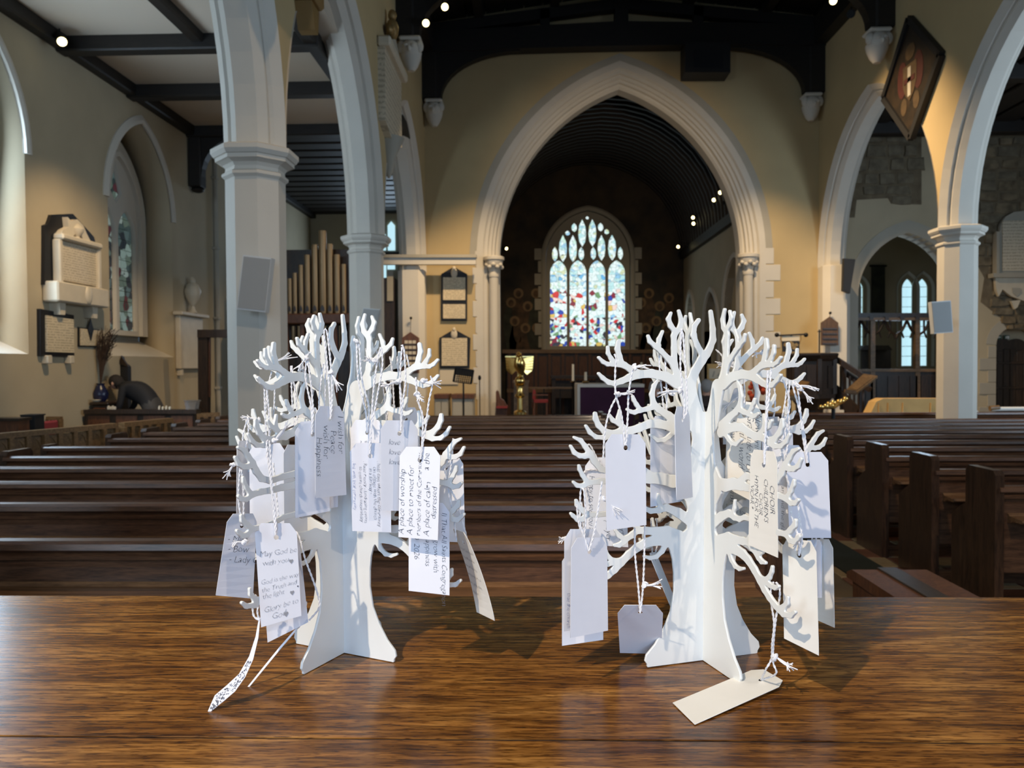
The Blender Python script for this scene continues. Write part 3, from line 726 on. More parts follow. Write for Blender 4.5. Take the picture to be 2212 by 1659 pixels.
for q in range(7):
    z0 = .15 + q*.265; wd = .30 if q % 2 else .12
    obj('quoin', MB().cbox(dc-da-wd-.06, dc-da, YS-.02, YS+.1, z0, z0+.255, .006), M['greystone'], ws)
    obj('quoin', MB().cbox(dc+da, dc+da+wd+.06, YS-.02, YS+.1, z0, z0+.255, .006), M['greystone'], ws)
def inpoly(p, poly):
    r = False; j = len(poly)-1
    for i in range(len(poly)):
        (xi, yi), (xj, yj) = poly[i], poly[j]
        if (yi > p[1]) != (yj > p[1]) and p[0] < (xj-xi)*(p[1]-yi)/(yj-yi)+xi: r = not r
        j = i
    return r
def stones(pxpoly, seed, hgt, mats):
    poly = [(lambda v: (v.x, v.z))(atY(px, py, YS)) for px, py in pxpoly]
    obj('mortar_patch', MB().py(poly, YS-.012, YS+.02), M['mortar'], ws)
    rg = random.Random(seed); zs = [p[1] for p in poly]; xs = [p[0] for p in poly]; z = min(zs)
    while z < max(zs):
        h = hgt*rg.uniform(.75, 1.25); x = min(xs) - rg.uniform(0, .2)
        while x < max(xs):
            wd = hgt*rg.uniform(1.0, 2.2)
            if inpoly((x+wd/2, z+h/2), poly) and inpoly((x+wd*.25, z+h/2), poly) and inpoly((x+wd*.8, z+h/2), poly):
                j = lambda: rg.uniform(-.022, .022)
                x0, x1, z0, z1 = x+.012, x+wd-.012, z+.012, z+h-.012
                pts = [(x0+j(), z0+j()+.01), ((x0+x1)/2, z0+j()), (x1+j(), z0+j()+.01), (x1, (z0+z1)/2+j()), (x1+j()-.01, z1+j()), ((x0+x1)/2+j(), z1), (x0+j()+.01, z1+j()), (x0, (z0+z1)/2)]
                cxx = sum(p[0] for p in pts)/8; czz = sum(p[1] for p in pts)/8; dp = rg.uniform(.02, .06)
                n8 = 8; vs = [(a, YS+.01, b) for a, b in pts] + [(cxx+(a-cxx)*.86, YS-dp, czz+(b-czz)*.82) for a, b in pts]
                mb = MB().add(vs, [(i, (i+1)%8, 8+(i+1)%8, 8+i) for i in range(8)] + [tuple(range(8,16))])
                obj('stone', mb, M[rg.choice(mats)], ws)
            x += wd
        z += h
stones([(2092,268),(2230,268),(2230,702),(2170,694),(2118,652),(2126,600),(2104,560),(2098,505),(2072,420),(2090,330)], 4, .24, ['rubble','rubble','rubble2'])
stones([(1826,258),(1990,262),(1990,442),(1925,440),(1918,428),(1850,432),(1846,470),(1822,470)], 9, .26, ['rubble2'])
stones([(2165,696),(2230,696),(2230,712),(2175,712)], 12, .12, ['rubble'])
dr = struct('door_1', MB().py([(dc-da+.03, 0)] + [(p, 1.86+z) for p, z in arch_pts(dc, da-.03, .26, 8)] + [(dc+da-.03, 0)], YS+.30, YS+.36), M['oakdark'])
for q in range(6):
    x0 = dc-da+.04+q*.144; obj('plank', MB().cbox(x0, x0+.136, YS+.275, YS+.31, .02, 1.95-.1*abs(q-2.5)/2.5, .008), M['oakdark'], dr)
for z in (.45, 1.05, 1.6): obj('ledge_board', MB().cbox(dc-da+.04, dc+da-.04, YS+.255, YS+.28, z, z+.05, .006), M['oakdark'], dr)
obj('lintel_panel', MB().py([(dc-da,1.9),(dc+da,1.9),(dc+da,2.5),(dc-da,2.5)], YS+.365, YS+.40), M['aisle_paint'], dr)
struct('wall_far_right', MB().box(13, 13.4, -3, YS+.6, 0, 6.9), M['aisle_paint'])
cs = struct('ceiling_right_aisle', MB().box(XR, 13.2, -3, YS+.3, 6.75, 6.95), M['board'])
for q in range(9):
    x = 6.9 + q*.66; obj('roof_board', MB().cbox(x, x+.55, 6, YS, 6.66, 6.77, .02), M['board'], cs)
for y in (10.5, 13.5, 16.6): obj('ceiling_beam', MB().cbox(XR+.3, 13, y-.13, y+.13, 6.44, 6.72, .02), M['beam'], cs)
# chapel beyond the arch
YK = 21.6
lan = []
for px, wd in ((1836,.12),(1855,.12),(1960,.15),(1992,.15)):
    v = atY(px, 700, YK); lan.append((v.x, wd))
def kz(py): return atY(1900, py, YK).z
hk = [[(x-a, kz(792))] + [(p, kz(625)+z) for p, z in arch_pts(x, a, a*1.9, 7)] + [(x+a, kz(792))] for x, a in lan]
wk = panel('wall_chapel', [(6.2,0),(13,0),(13,5.6),(6.2,5.6)], hk, .3, lambda a,b,c: (a, YK+.15+c, b), M['aisle_paint']); wk['kind'] = 'structure'
for n_, ((x, a), h) in enumerate(zip(lan, hk)):
    wn = struct('window_%d' % (6+n_), sweep(h, [(0,.10),(0,.14),(.10,.0),(.16,-.03),(.16,-.06)], lambda s,z,t: (s, YK+t, z)), M['stone'])
    for j in range(9):
        for i in range(2):
            z0 = kz(792)+.02 + j*(kz(600)-kz(792))/9; x0 = x-a+.01+i*(a-.005)
            p = clip_poly(h, x0, x0+a-.012, z0, z0+(kz(600)-kz(792))/9-.014)
            if len(p) > 2: obj('pane', MB().py(p, YK+.05, YK+.062), M['glass_day'], wn)
struct('ceiling_chapel', MB().box(6.2, 13, YS+.5, YK+.3, 5.5, 5.7), M['board'])
struct('wall_chapel_right', MB().box(12.6, 13, YS+.5, YK, 0, 5.5), M['aisle_paint'])
# walls closing the building behind the camera
struct('wall_front', MB().box(-7, 13.3, -4.2, -3.9, 0, 9.3), M['cream'])
# aisle roof spaces above the low ceilings, closing the box
struct('trim_4', MB().cbox(-2.22, -1.4, 16.66, 16.70, 0, .18, .008), M['stone'])
# ================================================================== TABLE
ZT = 1.222
def zt_y(py): return atZ(1106, py, ZT).y
yb = zt_y(1288.5); ysm = zt_y(1597)
tb = thing('table', 'long varnished oak table top in the foreground carrying both white tag trees', 'table', (0, 1.0, 0))
obj('board', MB().cbox(-1.7, 1.75, ysm+.0018, yb, ZT-.045, ZT, .0003), M['table'], tb)
obj('board', MB().cbox(-1.7, 1.75, .50, ysm-.0018, ZT-.045, ZT-.0006, .0003), M['table'], tb)
obj('joint', MB().box(-1.69, 1.74, ysm-.003, ysm+.003, ZT-.03, ZT-.0016), M['black'], tb)  # black grime strip added in the gap to paint its shade between the boards
obj('apron', MB().cbox(-1.6, 1.65, .58, .61, ZT-.18, ZT-.045, .004), M['table'], tb)
obj('apron', MB().cbox(-1.6, 1.65, yb-.10, yb-.07, ZT-.18, ZT-.045, .004), M['table'], tb)
for x in (-1.55, 1.6):
    for y in (.64, yb-.13):
        obj('leg', MB().cbox(x-.045, x+.045, y-.045, y+.045, 0, ZT-.045, .006), M['table'], tb)

# ================================================================== PEWS
ORD = ['first','second','third','fourth','fifth','sixth','seventh','eighth','ninth','tenth','eleventh','twelfth','thirteenth']
def pew(label, group, x0, x1, y, h, hend, seat=True, ends=(1,1)):
    t = thing('pew', label, 'pew', ((x0+x1)/2, y, 0), group)
    pr = [(-.048,h-.034),(-.042,h-.010),(-.022,h),(.035,h),(.05,h-.018),(.04,h-.05),(.03,h-.052),(.03,h-.115),(.002,h-.115),(-.004,h-.085),(-.030,h-.078),(-.034,h-.062),(-.016,h-.05)]
    obj('top_rail', MB().px([(y+a, b) for a,b in pr], x0+.03, x1-.03), M['pew'], t)
    obj('back_panel', MB().box(x0+.03, x1-.03, y+.004, y+.024, .33, h-.11), M['pew'], t)
    lz = h-.205
    led = [(-.150,lz-.006),(-.146,lz+.010),(-.02,lz+.014),(-.004,lz+.03),(.004,lz+.03),(.004,lz-.03),(-.03,lz-.03),(-.05,lz-.014),(-.140,lz-.014)]
    obj('book_ledge', MB().px([(y+a, b) for a,b in led], x0+.10, x1-.10), M['ledge'], t)
    obj('lower_rail', MB().cbox(x0+.03, x1-.03, y-.006, y+.03, .30, .40, .005), M['pew'], t)
    if seat:
        obj('seat', MB().cbox(x0+.03, x1-.03, y+.03, y+.42, .42, .45, .008), M['pew'], t)
        wd = .47
    else: wd = .16
    for x, on in ((x0, ends[0]), (x1-.058, ends[1])):
        if not on: continue
        tw = min(.30, wd-.02)
        e_ = [(-.035,.0),(-.035,hend-.03),(-.012,hend),(tw-.03,hend),(tw,hend-.035),(tw,.70),(min(tw+.07,wd),.665),(wd,.60),(wd,0)]
        obj('bench_end', MB().px([(y+a, b) for a,b in e_], x, x+.058), M['pewy'], t)
    obj('plinth', MB().box(x0+.05, x1-.05, y+.0, y+.06, 0, .10), M['pew'], t)
    return t
rowsL = [3.16, 4.02, 4.79, 5.51, 6.18, 6.70, 7.73, 8.44, 9.15, 9.82, 10.45, 11.0]
for i, y in enumerate(rowsL):
    pew('dark oak pew of the long left block, %s row behind the table' % ORD[i], 'pews of the left block', -4.35, 1.0, y, .93 if i != 5 else .955, .97, seat=(i != 5))
rowsR = [4.98, 5.76, 6.56, 7.28, 7.9, 8.5, 9.12, 9.7, 10.3, 10.9, 12.35]
for i, y in enumerate(rowsR):
    pew(('dark oak pew of the right block, %s row from the table' % ORD[i]) if i < 10 else 'dark oak pew of the right block standing behind its white pillar', 'pews of the right block', 2.92, 9.0, y, .86, .96)
# bench seen over the table edge in the middle aisle
bn = thing('book_trough', 'low wooden bench with rounded top in the middle aisle just past the table', 'bench', (1.95, 3.9, 0))
obj('top', MB().px([(3.3,.50),(3.3,.47),(4.27,.47),(4.27,.50),(4.2,.53),(3.35,.53)], 1.72, 2.12), M['oakred'], bn)
obj('groove', MB().cbox(1.86, 1.97, 3.36, 4.22, .525, .538, .004), M['oakdark'], bn)
for x in (1.74, 2.07): obj('side_panel', MB().cbox(x, x+.03, 3.34, 4.24, 0, .47, .005), M['oakred'], bn)
obj('end_panel', MB().cbox(1.77, 2.07, 4.18, 4.21, 0, .47, .005), M['oakred'], bn)

# ================================================================== FITTINGS ON WALLS AND PILLARS
def slab(name, pxs, Y, th, m, parent, smooth=False):
    """plate with the given corner outline, its face at depth Y"""
    p = [(lambda v: (v.x, v.z if b < 5000 else 0.0))(atY(a, b if b < 5000 else 900, Y)) for a, b in pxs]
    return obj(name, MB().py(p, Y, Y+th), m, parent)
def rect(x0, x1, t, b): return [(x0,b),(x1,b),(x1,t),(x0,t)]
def inset(pts, k):
    cx = sum(p[0] for p in pts)/len(pts); cy = sum(p[1] for p in pts)/len(pts)
    return [(cx+(p[0]-cx)*(1-k), cy+(p[1]-cy)*(1-k)) for p in pts]
def loudspeaker(label, pxs, Y, mc, th=.10):
    c = atY(sum(p[0] for p in pxs)/4, sum(p[1] for p in pxs)/4, Y)
    t = thing('loudspeaker', label, 'loudspeaker', c, None)
    slab('case', pxs, Y, th, M['spkw'] if mc == 'spk' else M['black'], t)
    slab('grille', inset(pxs, .06), Y-.006, .02, M[mc], t)
    obj('bracket', MB().bar((c.x, Y+th, c.z-.05), (c.x, Y+th+.14, c.z-.05), .06, .10), M['spkw'] if mc == 'spk' else M['black'], t)
loudspeaker('grey panel loudspeaker tilted on the nearest left pillar', [(511,668),(573,675),(586,557),(525,550)], 6.70, 'spk')
loudspeaker('grey panel loudspeaker on the second left pillar above the left tag tree', [(772,724),(809,731),(821,668),(785,665)], 11.50, 'spk')
loudspeaker('brown-grey panel loudspeaker on the right arcade pillar', [(2018,721),(2059,718),(2054,649),(2012,652)], 11.30, 'spk')
loudspeaker('black column loudspeaker under the right hand arch beside the respond', [(1821,628),(1836,634),(1848,560),(1823,558)], 16.1, 'black')
bx = thing('projector_box', 'black box hanging under the roof truss right of the chancel arch top', 'box', atY(1528,120,16.1))
slab('case', rect(1480,1578,92,156), 16.0, .5, M['black'], bx)
slab('lens_panel', rect(1500,1560,108,146), 15.985, .03, M['blackgloss'], bx)

# hymn boards
def hymn(label, x0, x1, t, sh, b, Y, rows, cards):
    c = atY((x0+x1)/2, (t+b)/2, Y); h = thing('hymn_board', label, 'hymn board', c, 'hymn boards')
    o = [(x0,b),(x1,b),(x1,sh),((x0+x1)/2,t),(x0,sh)]
    slab('board', o, Y, .04, M['oakred'] if cards else M['boardbrown'], h)
    for i in range(rows):
        z0 = sh+4 + i*(b-sh-6)/rows
        slab('rail', rect(x0+3, x1-3, z0+(b-sh-6)/rows-3, z0+(b-sh-6)/rows-.6), Y-.018, .02, M['oakdark'], h)
        if cards:
            for q in range(3): slab('number_card', rect(x0+6+q*8.6, x0+13+q*8.6, z0+1.5, z0+(b-sh-6)/rows-3.5), Y-.008, .01, M['linen'], h)
    v = atY((x0+x1)/2, t, Y); k = atY((x0+x1)/2+1, t-30 if cards else t-8, Y)
    obj('cord', MB().tube([v, k], .006, 6), M['iron'], h)
    obj('hook', MB().ball(k, .03), M['iron'], h)
hymn('dark red pointed hymn board with pale number cards on the left respond', 868, 905, 717, 730, 806, 16.22, 6, True)
hymn('brown pointed hymn board with empty rails on the right respond', 1774, 1811, 684, 697, 746, 16.22, 4, False)
# memorial tablets on the east wall
def tablet(label, outer, slabs, Y, orn):
    c = atY(sum(p[0] for p in outer)/len(outer), sum(p[1] for p in outer)/len(outer), Y)
    t = thing('wall_tablet', label, 'wall tablet', c, 'black and marble wall tablets')
    slab('black_frame', outer, Y-.05, .06, M['blackgloss'], t)
    for r in slabs: slab('inscribed_slab', rect(*r), Y-.075, .03, M['slab_n'], t)
    v = atY(*orn, Y-.07); o = MB().ball(v, .07, .03, .11, 12, 8); o.ball((v.x, v.y-.01, v.z+.10), .04, .03, .05, 8, 6)
    obj('carved_ornament', o, M['marble'], t, True)
    return t
tablet('black framed marble tablet in two panels, upper of two left of the chancel arch', [(953,693),(1009,693),(1009,592),(980,576),(953,592)], [(957,1005,599,648),(957,1005,657,688)], 16.70, (981,590))
tablet('black framed marble tablet with gabled top, lower of two left of the chancel arch', [(950,795),(1014,795),(1016,730),(981,711),(949,730)], [(954,1009,730,790)], 16.70, (981,722))
bm_ = thing('cross_beam', 'pale horizontal beam crossing from the second left pillar to the chancel arch', 'beam', atY(926,561,16.28))
slab('beam', rect(826,1028,556,571), 16.24, .14, M['stone'], bm_)
slab('top_moulding', rect(826,1029,549.5,556), 16.20, .18, M['greystone'], bm_)
# monument high on the left nave wall, and the one above the nearest pillar
def atwall(px, py, X): v = atX(px, py, X); return (v.y, v.z)
mo = thing('wall_monument', 'tall marble monument with figure on top high on the left nave wall', 'monument', (-2.3, 12.4, 5.8))
obj('slab', MB().px([(11.65,5.35),(12.4,5.15),(13.1,5.35),(13.1,6.45),(11.65,6.45)], -2.31, -2.20), M['slab'], mo)
obj('cornice', MB().cbox(-2.31, -2.10, 11.58, 13.18, 6.45, 6.60, .03), M['marble'], mo)
obj('pediment', MB().px([(11.75,6.60),(13.0,6.60),(12.38,6.86)], -2.31, -2.16), M['greystone'], mo)
fg = MB().ball((-2.2,12.3,6.98), .10, .13, .17, 12, 8); fg.ball((-2.2,12.3,7.2), .07, .08, .09, 10, 6); fg.ball((-2.2,12.15,6.9), .07, .12, .08, 8, 6)
obj('figure', fg, M['gold'], mo, True)
cg = MB().lathe([(.02,4.65),(.07,4.75),(.10,4.95),(.17,5.1),(.26,5.28)], (-2.29,12.35,0), 12); obj('carved_pendant', cg, M['greystone'], mo, True)
m2 = thing('wall_monument', 'brown monument foot on the left nave wall above the nearest pillar', 'monument', (-2.3, 7.2, 6))
obj('slab', MB().cbox(-2.31, -2.22, 6.5, 7.75, 5.35, 6.9, .02), M['marble'], m2)
obj('shelf', MB().cbox(-2.31, -2.08, 6.45, 7.82, 5.22, 5.38, .03), M['gold'], m2)
obj('bracket', MB().px([(7.55,5.22),(7.82,5.22),(7.78,4.98),(7.66,4.98)], -2.31, -2.14), M['gold'], m2)
obj('bracket', MB().px([(6.55,5.22),(6.82,5.22),(6.74,4.98),(6.62,4.98)], -2.31, -2.14), M['gold'], m2)
# hatchment on the right nave wall
XH = 6.09
ht = thing('hatchment', 'dark diamond-shaped heraldic board in a black frame on the right nave wall', 'painting', (XH, *atwall(1975,170,XH)))
cz = [atwall(*p, XH) for p in ((1971,40),(2040,118),(1975,298),(1916,212))]
def shr(pts, k):
    c = (sum(p[0] for p in pts)/len(pts), sum(p[1] for p in pts)/len(pts)); return [(c[0]+(a-c[0])*k, c[1]+(b-c[1])*k) for a,b in pts]
obj('board', MB().px(shr(cz,.92), XH-.05, XH), M['hatch'], ht)
for i in range(4):
    a, b = cz[i], cz[(i+1)%4]; obj('frame_bar', MB().bar((XH-.045, *a), (XH-.045, *b), .10, .09, (1,0,0)), M['black'], ht)
cc = (sum(p[0] for p in cz)/4, sum(p[1] for p in cz)/4)
sh_ = lambda dy, dz, w_, h_: [(cc[0]+dy+w_*a, cc[1]+dz+h_*b) for a,b in ((-1,1),(1,1),(1,-.1),(.6,-.7),(0,-1.1),(-.6,-.7),(-1,-.1))]
obj('shield', MB().px(sh_(0,-.05,.22,.28), XH-.062, XH-.04), M['hatchgold'], ht)
obj('shield_charge', MB().px([(cc[0]-.05,cc[1]+.18),(cc[0]+.05,cc[1]+.18),(cc[0]+.05,cc[1]-.28),(cc[0]-.05,cc[1]-.28)], XH-.070, XH-.05), M['greystone'], ht)
obj('shield_charge', MB().px([(cc[0]-.17,cc[1]+.02),(cc[0]+.17,cc[1]+.02),(cc[0]+.17,cc[1]-.06),(cc[0]-.17,cc[1]-.06)], XH-.070, XH-.05), M['hatchred'], ht)
for s in (-1, 1):
    obj('mantling', MB().px([(cc[0]+s*(.26+.16*cos(a)), cc[1]+.05+.30*sin(a)) for a in [2*pi*q/12 for q in range(12)]], XH-.056, XH-.04), M['hatchred'], ht)
    obj('mantling', MB().px([(cc[0]+s*(.20+.10*cos(a)), cc[1]-.40+.14*sin(a)) for a in [2*pi*q/12 for q in range(12)]], XH-.056, XH-.04), M['hatchgold'], ht)
obj('crest', MB().px([(cc[0]+.16*cos(a), cc[1]+.42+.13*sin(a)) for a in [2*pi*q/14 for q in range(14)]], XH-.058, XH-.04), M['hatchgold'], ht)

# left aisle wall: great monument, framed tablet, small tablet, urn monument
def aw(px, py): return atwall(px, py, XW)
gm = thing('wall_monument', 'large marble monument on a black shaped back slab on the left aisle wall', 'monument', (XW, *aw(143,565)))
bk = [aw(*p) for p in ((88,615),(89,487),(97,484),(104,464),(150,462),(196,512),(204,545),(204,620))]
obj('back_slab', MB().px(bk, XW, XW+.05), M['blackgloss'], gm)
y0, y1 = aw(106,560)[0], aw(194,560)[0]
zb, zt_ = aw(150,612)[1], aw(150,528)[1]
obj('inscribed_slab', MB().cbox(XW+.05, XW+.12, y0+.04, y1-.04, zb, zt_, .01), M['slab'], gm)
obj('cornice', MB().cbox(XW+.05, XW+.20, y0, y1, zt_, zt_+.08, .02), M['marble'], gm)
for yy in (y0-.02, y1-.05): obj('pilaster', MB().cbox(XW+.05, XW+.16, yy, yy+.08, zb-.05, zt_, .015), M['marble'], gm)
obj('drapery', MB().px([(y0+.06,zt_+.08),(y0+.12,zt_+.14),(y0+.24,zt_+.20),(y0+.22,zt_+.33),(y0+.30,zt_+.29),(y0+.44,zt_+.34),(y0+.58,zt_+.28),(y0+.66,zt_+.18),(y0+.76,zt_+.08),(y0+.60,zt_+.06),(y0+.52,zt_+.13),(y0+.38,zt_+.13),(y0+.30,zt_+.06)], XW+.05, XW+.13), M['marble'], gm)
ur = MB().lathe([(.04,0),(.03,.02),(.08,.08),(.09,.13),(.05,.17),(.02,.20)], (XW+.12,y0+.44, zt_+.08), 14); obj('urn', ur, M['marble'], gm, True)
obj('shelf', MB().cbox(XW, XW+.22, y0-.17, y1+.10, zb-.30, zb-.03, .02), M['marble'], gm)
obj('medallion', MB().ball((XW+.22,(y0+y1)/2+.05,zb-.16), .03, .08, .13, 12, 8), M['marble'], gm, True)
for yy in (y0-.02, y1-.20): obj('bracket', MB().px([(yy,zb-.30),(yy+.14,zb-.30),(yy+.12,zb-.46),(yy+.02,zb-.46)], XW, XW+.14), M['marble'], gm)
ft = thing('wall_tablet', 'black framed marble tablet on the left aisle wall below the large monument', 'wall tablet', (XW, *aw(118,718)), 'black and marble wall tablets')
fr = [aw(80,769), aw(153,772), aw(152,681), aw(79,667)]
obj('black_frame', MB().px(fr, XW, XW+.05), M['blackgloss'], ft)
obj('inscribed_slab', MB().px([aw(90,760), aw(149,762), aw(148,690), aw(89,681)], XW+.05, XW+.075), M['slab_n'], ft)
for px in (94, 143): v = aw(px, 776); obj('foot', MB().cbox(XW, XW+.09, v[0]-.05, v[0]+.05, v[1]-.06, v[1]+.05, .01), M['marble'], ft)
st = thing('wall_plaque', 'small cream plaque with dark border and diamond between tablet and window', 'plaque', (XW, *aw(190,727)))
obj('border', MB().px([aw(167,749), aw(214,750), aw(213,712), aw(167,706)], XW, XW+.02), M['blackgloss'], st)
obj('inscribed_slab', MB().px([aw(169.5,746), aw(211.5,747), aw(211,714), aw(169.5,709)], XW+.02, XW+.03), M['slab_n'], st)
v = aw(190,712); obj('diamond', MB().px([(v[0]-.07,v[1]),(v[0],v[1]-.16),(v[0]+.07,v[1]),(v[0],v[1]+.16)], XW+.03, XW+.045), M['blackgloss'], st)
um = thing('wall_monument', 'plain marble monument with urn on top behind the nearest left pillar', 'monument', (XW, 14.0, 2.4))
a_, b_ = aw(378,740), aw(428,740); zz1, zz0 = aw(400,684)[1], aw(400,797)[1]
obj('slab', MB().cbox(XW, XW+.10, a_[0], b_[0], zz0, zz1, .015), M['marble'], um)
obj('cornice', MB().cbox(XW, XW+.18, a_[0]-.08, b_[0]+.12, zz1, zz1+.07, .015), M['marble'], um)
obj('foot', MB().cbox(XW, XW+.08, a_[0]+.05, a_[0]+.15, zz0-.12, zz0, .01), M['marble'], um)
ur = MB().lathe([(.08,0),(.05,.05),(.03,.12),(.12,.28),(.15,.40),(.10,.52),(.05,.56),(.06,.60),(.02,.66)], (XW+.12,(a_[0]+b_[0])/2, zz1+.07), 16); obj('urn', ur, M['marble'], um, True)
dp = thing('downpipe', 'thin vertical pipe on the grey aisle wall left of the nearest pillar', 'pipe', (XW+.06, 15.35, 0))
obj('pipe', MB().tube([(XW+.06,15.35,.2),(XW+.06,15.35,ZC-.1)], .045, 10), M['greystone'], dp)
for z in (1.2,2.6,4.0,5.4): obj('clip', MB().cbox(XW, XW+.115, 15.28, 15.42, z, z+.05, .008), M['greystone'], dp)
# bracket post at the end of the plaster ceiling
bp = thing('roof_bracket', 'black timber wall post with curved brace at the end of the left aisle ceiling', 'bracket', (XW, YO, 5))
v = atX(422, 405, XW+.1)
obj('wall_post', MB().cbox(XW+.02, XW+.25, YO-.13, YO+.13, v.z, ZC-.16, .02), M['beam'], bp)
pts = [(XW+.25, ZC-.9)] + [(XW+.25+.75*(1-cos(a)), ZC-.9+.72*sin(a)) for a in [pi/2*q/8 for q in range(1,9)]] + [(XW+.25, ZC-.18)]
obj('brace', MB().py(pts, YO-.09, YO+.09), M['beam'], bp)
obj('pendant', MB().ball((XW+.14, YO, v.z-.04), .12, .12, .06, 12, 6), M['beam'], bp, True)

# ---- lamps
def lamp(label, p, d, r=.055, on=True, ln=.16, arm=None):
    p = Vector(p); d = Vector(d).normalized(); t = thing('spotlight', label, 'spotlight', p, 'roof spotlights')
    obj('body', MB().tube([p - d*ln, p - d*ln*.4, p], [r*.6, r, r], 12), M['iron'], t, True)
    obj('lens', MB().tube([p - d*.005, p + d*.012], [r*.86, r*.8], 14), M['bulb'] if on else M['iron'], t)
    obj('bracket', MB().tube([p - d*ln*.8, p - d*ln*.8 + Vector((0,0,.10))] + ([Vector((arm, p.y, p.z+.10))] if arm is not None else []), .012, 6), M['iron'], t)
lamp('lit spotlight on the left aisle wall plate near the top left', atX(134, 90, XW+.30), (.5,-.5,-.6), .07, ln=.2)
lamp('lit spotlight high on the left roof brace, upper of two', atY(961,15,13.15), (.35,-.8,-.5), .07)
lamp('lit spotlight high on the left roof brace, lower of two', atY(920,50,13.15), (.35,-.8,-.5), .07)
lamp('lit spotlight on the right roof brace at the top edge', atY(1800,2,13.15), (-.35,-.8,-.5), .07)
lamp('small dark spotlight on the right roof brace below the lit one', atY(1838,30,13.15), (-.4,-.8,-.5), .07, False)
for i, (px, py, y, on) in enumerate(((1556,416,20.2,1),(1542,432,20.7,1),(1549,455,21.2,1),(1564,438,19.8,0),(1497,470,22.6,1),(1498,483,23.2,1),(1503,494,23.8,0),(1465,533,24.6,1),(1088,491,24.8,0),(1094,537,25.6,1))):
    side = 'right' if px > 1300 else 'left'
    lamp('%s spotlight of the %s chancel wall, %s' % ('lit' if on else 'dim', side, ['highest of the upper cluster','left of the upper cluster','lowest of the upper cluster','right of the upper cluster','top of the middle trio','middle of the middle trio','bottom of the middle trio','farthest back','upper of two','lower of two'][i]), atY(px, py, y), (-.6 if side == 'right' else .6, -.7, -.3), .058 if on else .05, bool(on), arm=(XB-.03 if side == 'right' else XA+.03))

# ================================================================== ORGAN AND LEFT SIDE
og = thing('pipe_organ', 'pipe organ with bronze front pipes in a dark case between the left pillars', 'organ', atY(683,800,15.2))
OY = 15.0
def ox(px, py=700): v = atY(px, py, OY); return v.x
def oz(py): return atY(683, py, OY).z
obj('case_back', MB().box(ox(600), ox(770), OY+.31, OY+1.3, 0, oz(534)), M['oakdark'], og)
obj('case_front', MB().box(ox(600), ox(770), OY-.05, OY+.30, 0, oz(760)), M['oakdark'], og)
obj('impost', MB().cbox(ox(598), ox(772), OY-.14, OY+.30, oz(700), oz(678), .02), M['oakred'], og)
for px in (620, 655, 690, 725, 760): obj('stile', MB().cbox(ox(px)-.04, ox(px)+.04, OY-.10, OY, oz(930), oz(700), .01), M['oakred'], og)
for c, x0, x1, tp in ((0,619,628.5,600),(1,630,640,588),(2,643,654,571),(3,656,669,549),(4,672,686,527),(5,688,704,497),(6,705,718,526),(7,720,733,549),(8,736,746,570)):
    r = (ox(x1)-ox(x0))/2; x = (ox(x0)+ox(x1))/2
    q = obj('pipe', MB().lathe([(r*.35,oz(688)),(r,oz(672)),(r,oz(tp))], (x, OY+.1, 0), 16), M['pipe'], og, True)
    obj('pipe_mouth', MB().py([(x-r*.6,oz(672)),(x+r*.6,oz(672)),(x+r*.5,oz(664)),(x,oz(658)),(x-r*.5,oz(664))], OY+.1-r-.004, OY+.1-r+.01), M['oakdark'], q)
for x0, x1 in ((627,652),(660,686),(694,721),(729,745)):
    for q in range(2):
        a = ox(x0+(x1-x0)*q/2)+.02; b = ox(x0+(x1-x0)*(q+1)/2)-.02
        obj('pipe', MB().lathe([((b-a)/2,oz(770)),((b-a)/2,oz(704))], ((a+b)/2, OY+.02, 0), 12), M['pipe'], og, True)
tower = thing('organ_tower', 'dark tall case seen between second left pillar and the respond', 'organ', atY(845,700,16.2))
slab('case', rect(824,852,600,9999), 16.45, .5, M['oakdark'], tower)
slab('pale_panel', rect(836,849,585,650), 16.42, .04, M['greystone'], tower)

# door frame by the wall
df = thing('door_frame', 'dark wooden screen frame standing left of the nearest pillar', 'screen', atY(455,800,13.3))
slab('post', rect(427,448,716,9999), 13.2, .12, M['oakdark'], df)
slab('post', rect(492,506,716,9999), 13.2, .12, M['oakdark'], df)
slab('lintel', rect(426,506,712,729), 13.15, .16, M['oakdark'], df)
slab('inner_strip', rect(449.5,453,726,858), 13.25, .05, M['oakred'], df)

# oak stall fronts running back at an angle
A0 = atZ(0, 936, .94); A0.z = 0
def stall(label, a, b, za, zb, n):
    a = Vector(a); b = Vector(b); t = thing('stall_front', label, 'pew', a, 'oak stall fronts')
    d = (b-a); L = d.length; d.normalize(); nrm = Vector((d.y, -d.x, 0))
    z = za
    obj('top_rail', MB().bar(a+Vector((0,0,z-.03)), b+Vector((0,0,zb-.03)), .10, .06), M['oakmid'], t)
    obj('panel_back', MB().bar(a+Vector((0,0,z/2-.03)), b+Vector((0,0,z/2-.03)), .03, z-.08), M['oakmid'], t)
    obj('bottom_rail', MB().bar(a+Vector((0,0,.08)), b+Vector((0,0,.08)), .07, .16), M['oakmid'], t)
    for i in range(n+1):
        p = a + d*(L*i/n); obj('stile', MB().bar(p+nrm*.02+Vector((0,0,.05)), p+nrm*.02+Vector((0,0,z-.06)), .06 if i % 4 else .10, .05, d), M['oakmid'], t)
    for i in range(n):
        p = a + d*(L*(i+.5)/n); w_ = L/n*.33
        pts = []
        obj('pierced_head', MB().add([p+nrm*.024+d*u+Vector((0,0,v)) for u, v in ((-w_,z-.08),(w_,z-.08),(w_,z-.20),(w_*.5,z-.13),(0,z-.10),(-w_*.5,z-.13),(-w_,z-.20))], [(0,1,2,3,4,5,6)]), M['oakmid'], t)
    return t
def gnd(px, py, z):
    v = atZ(px, py, z); v.z = 0; return v
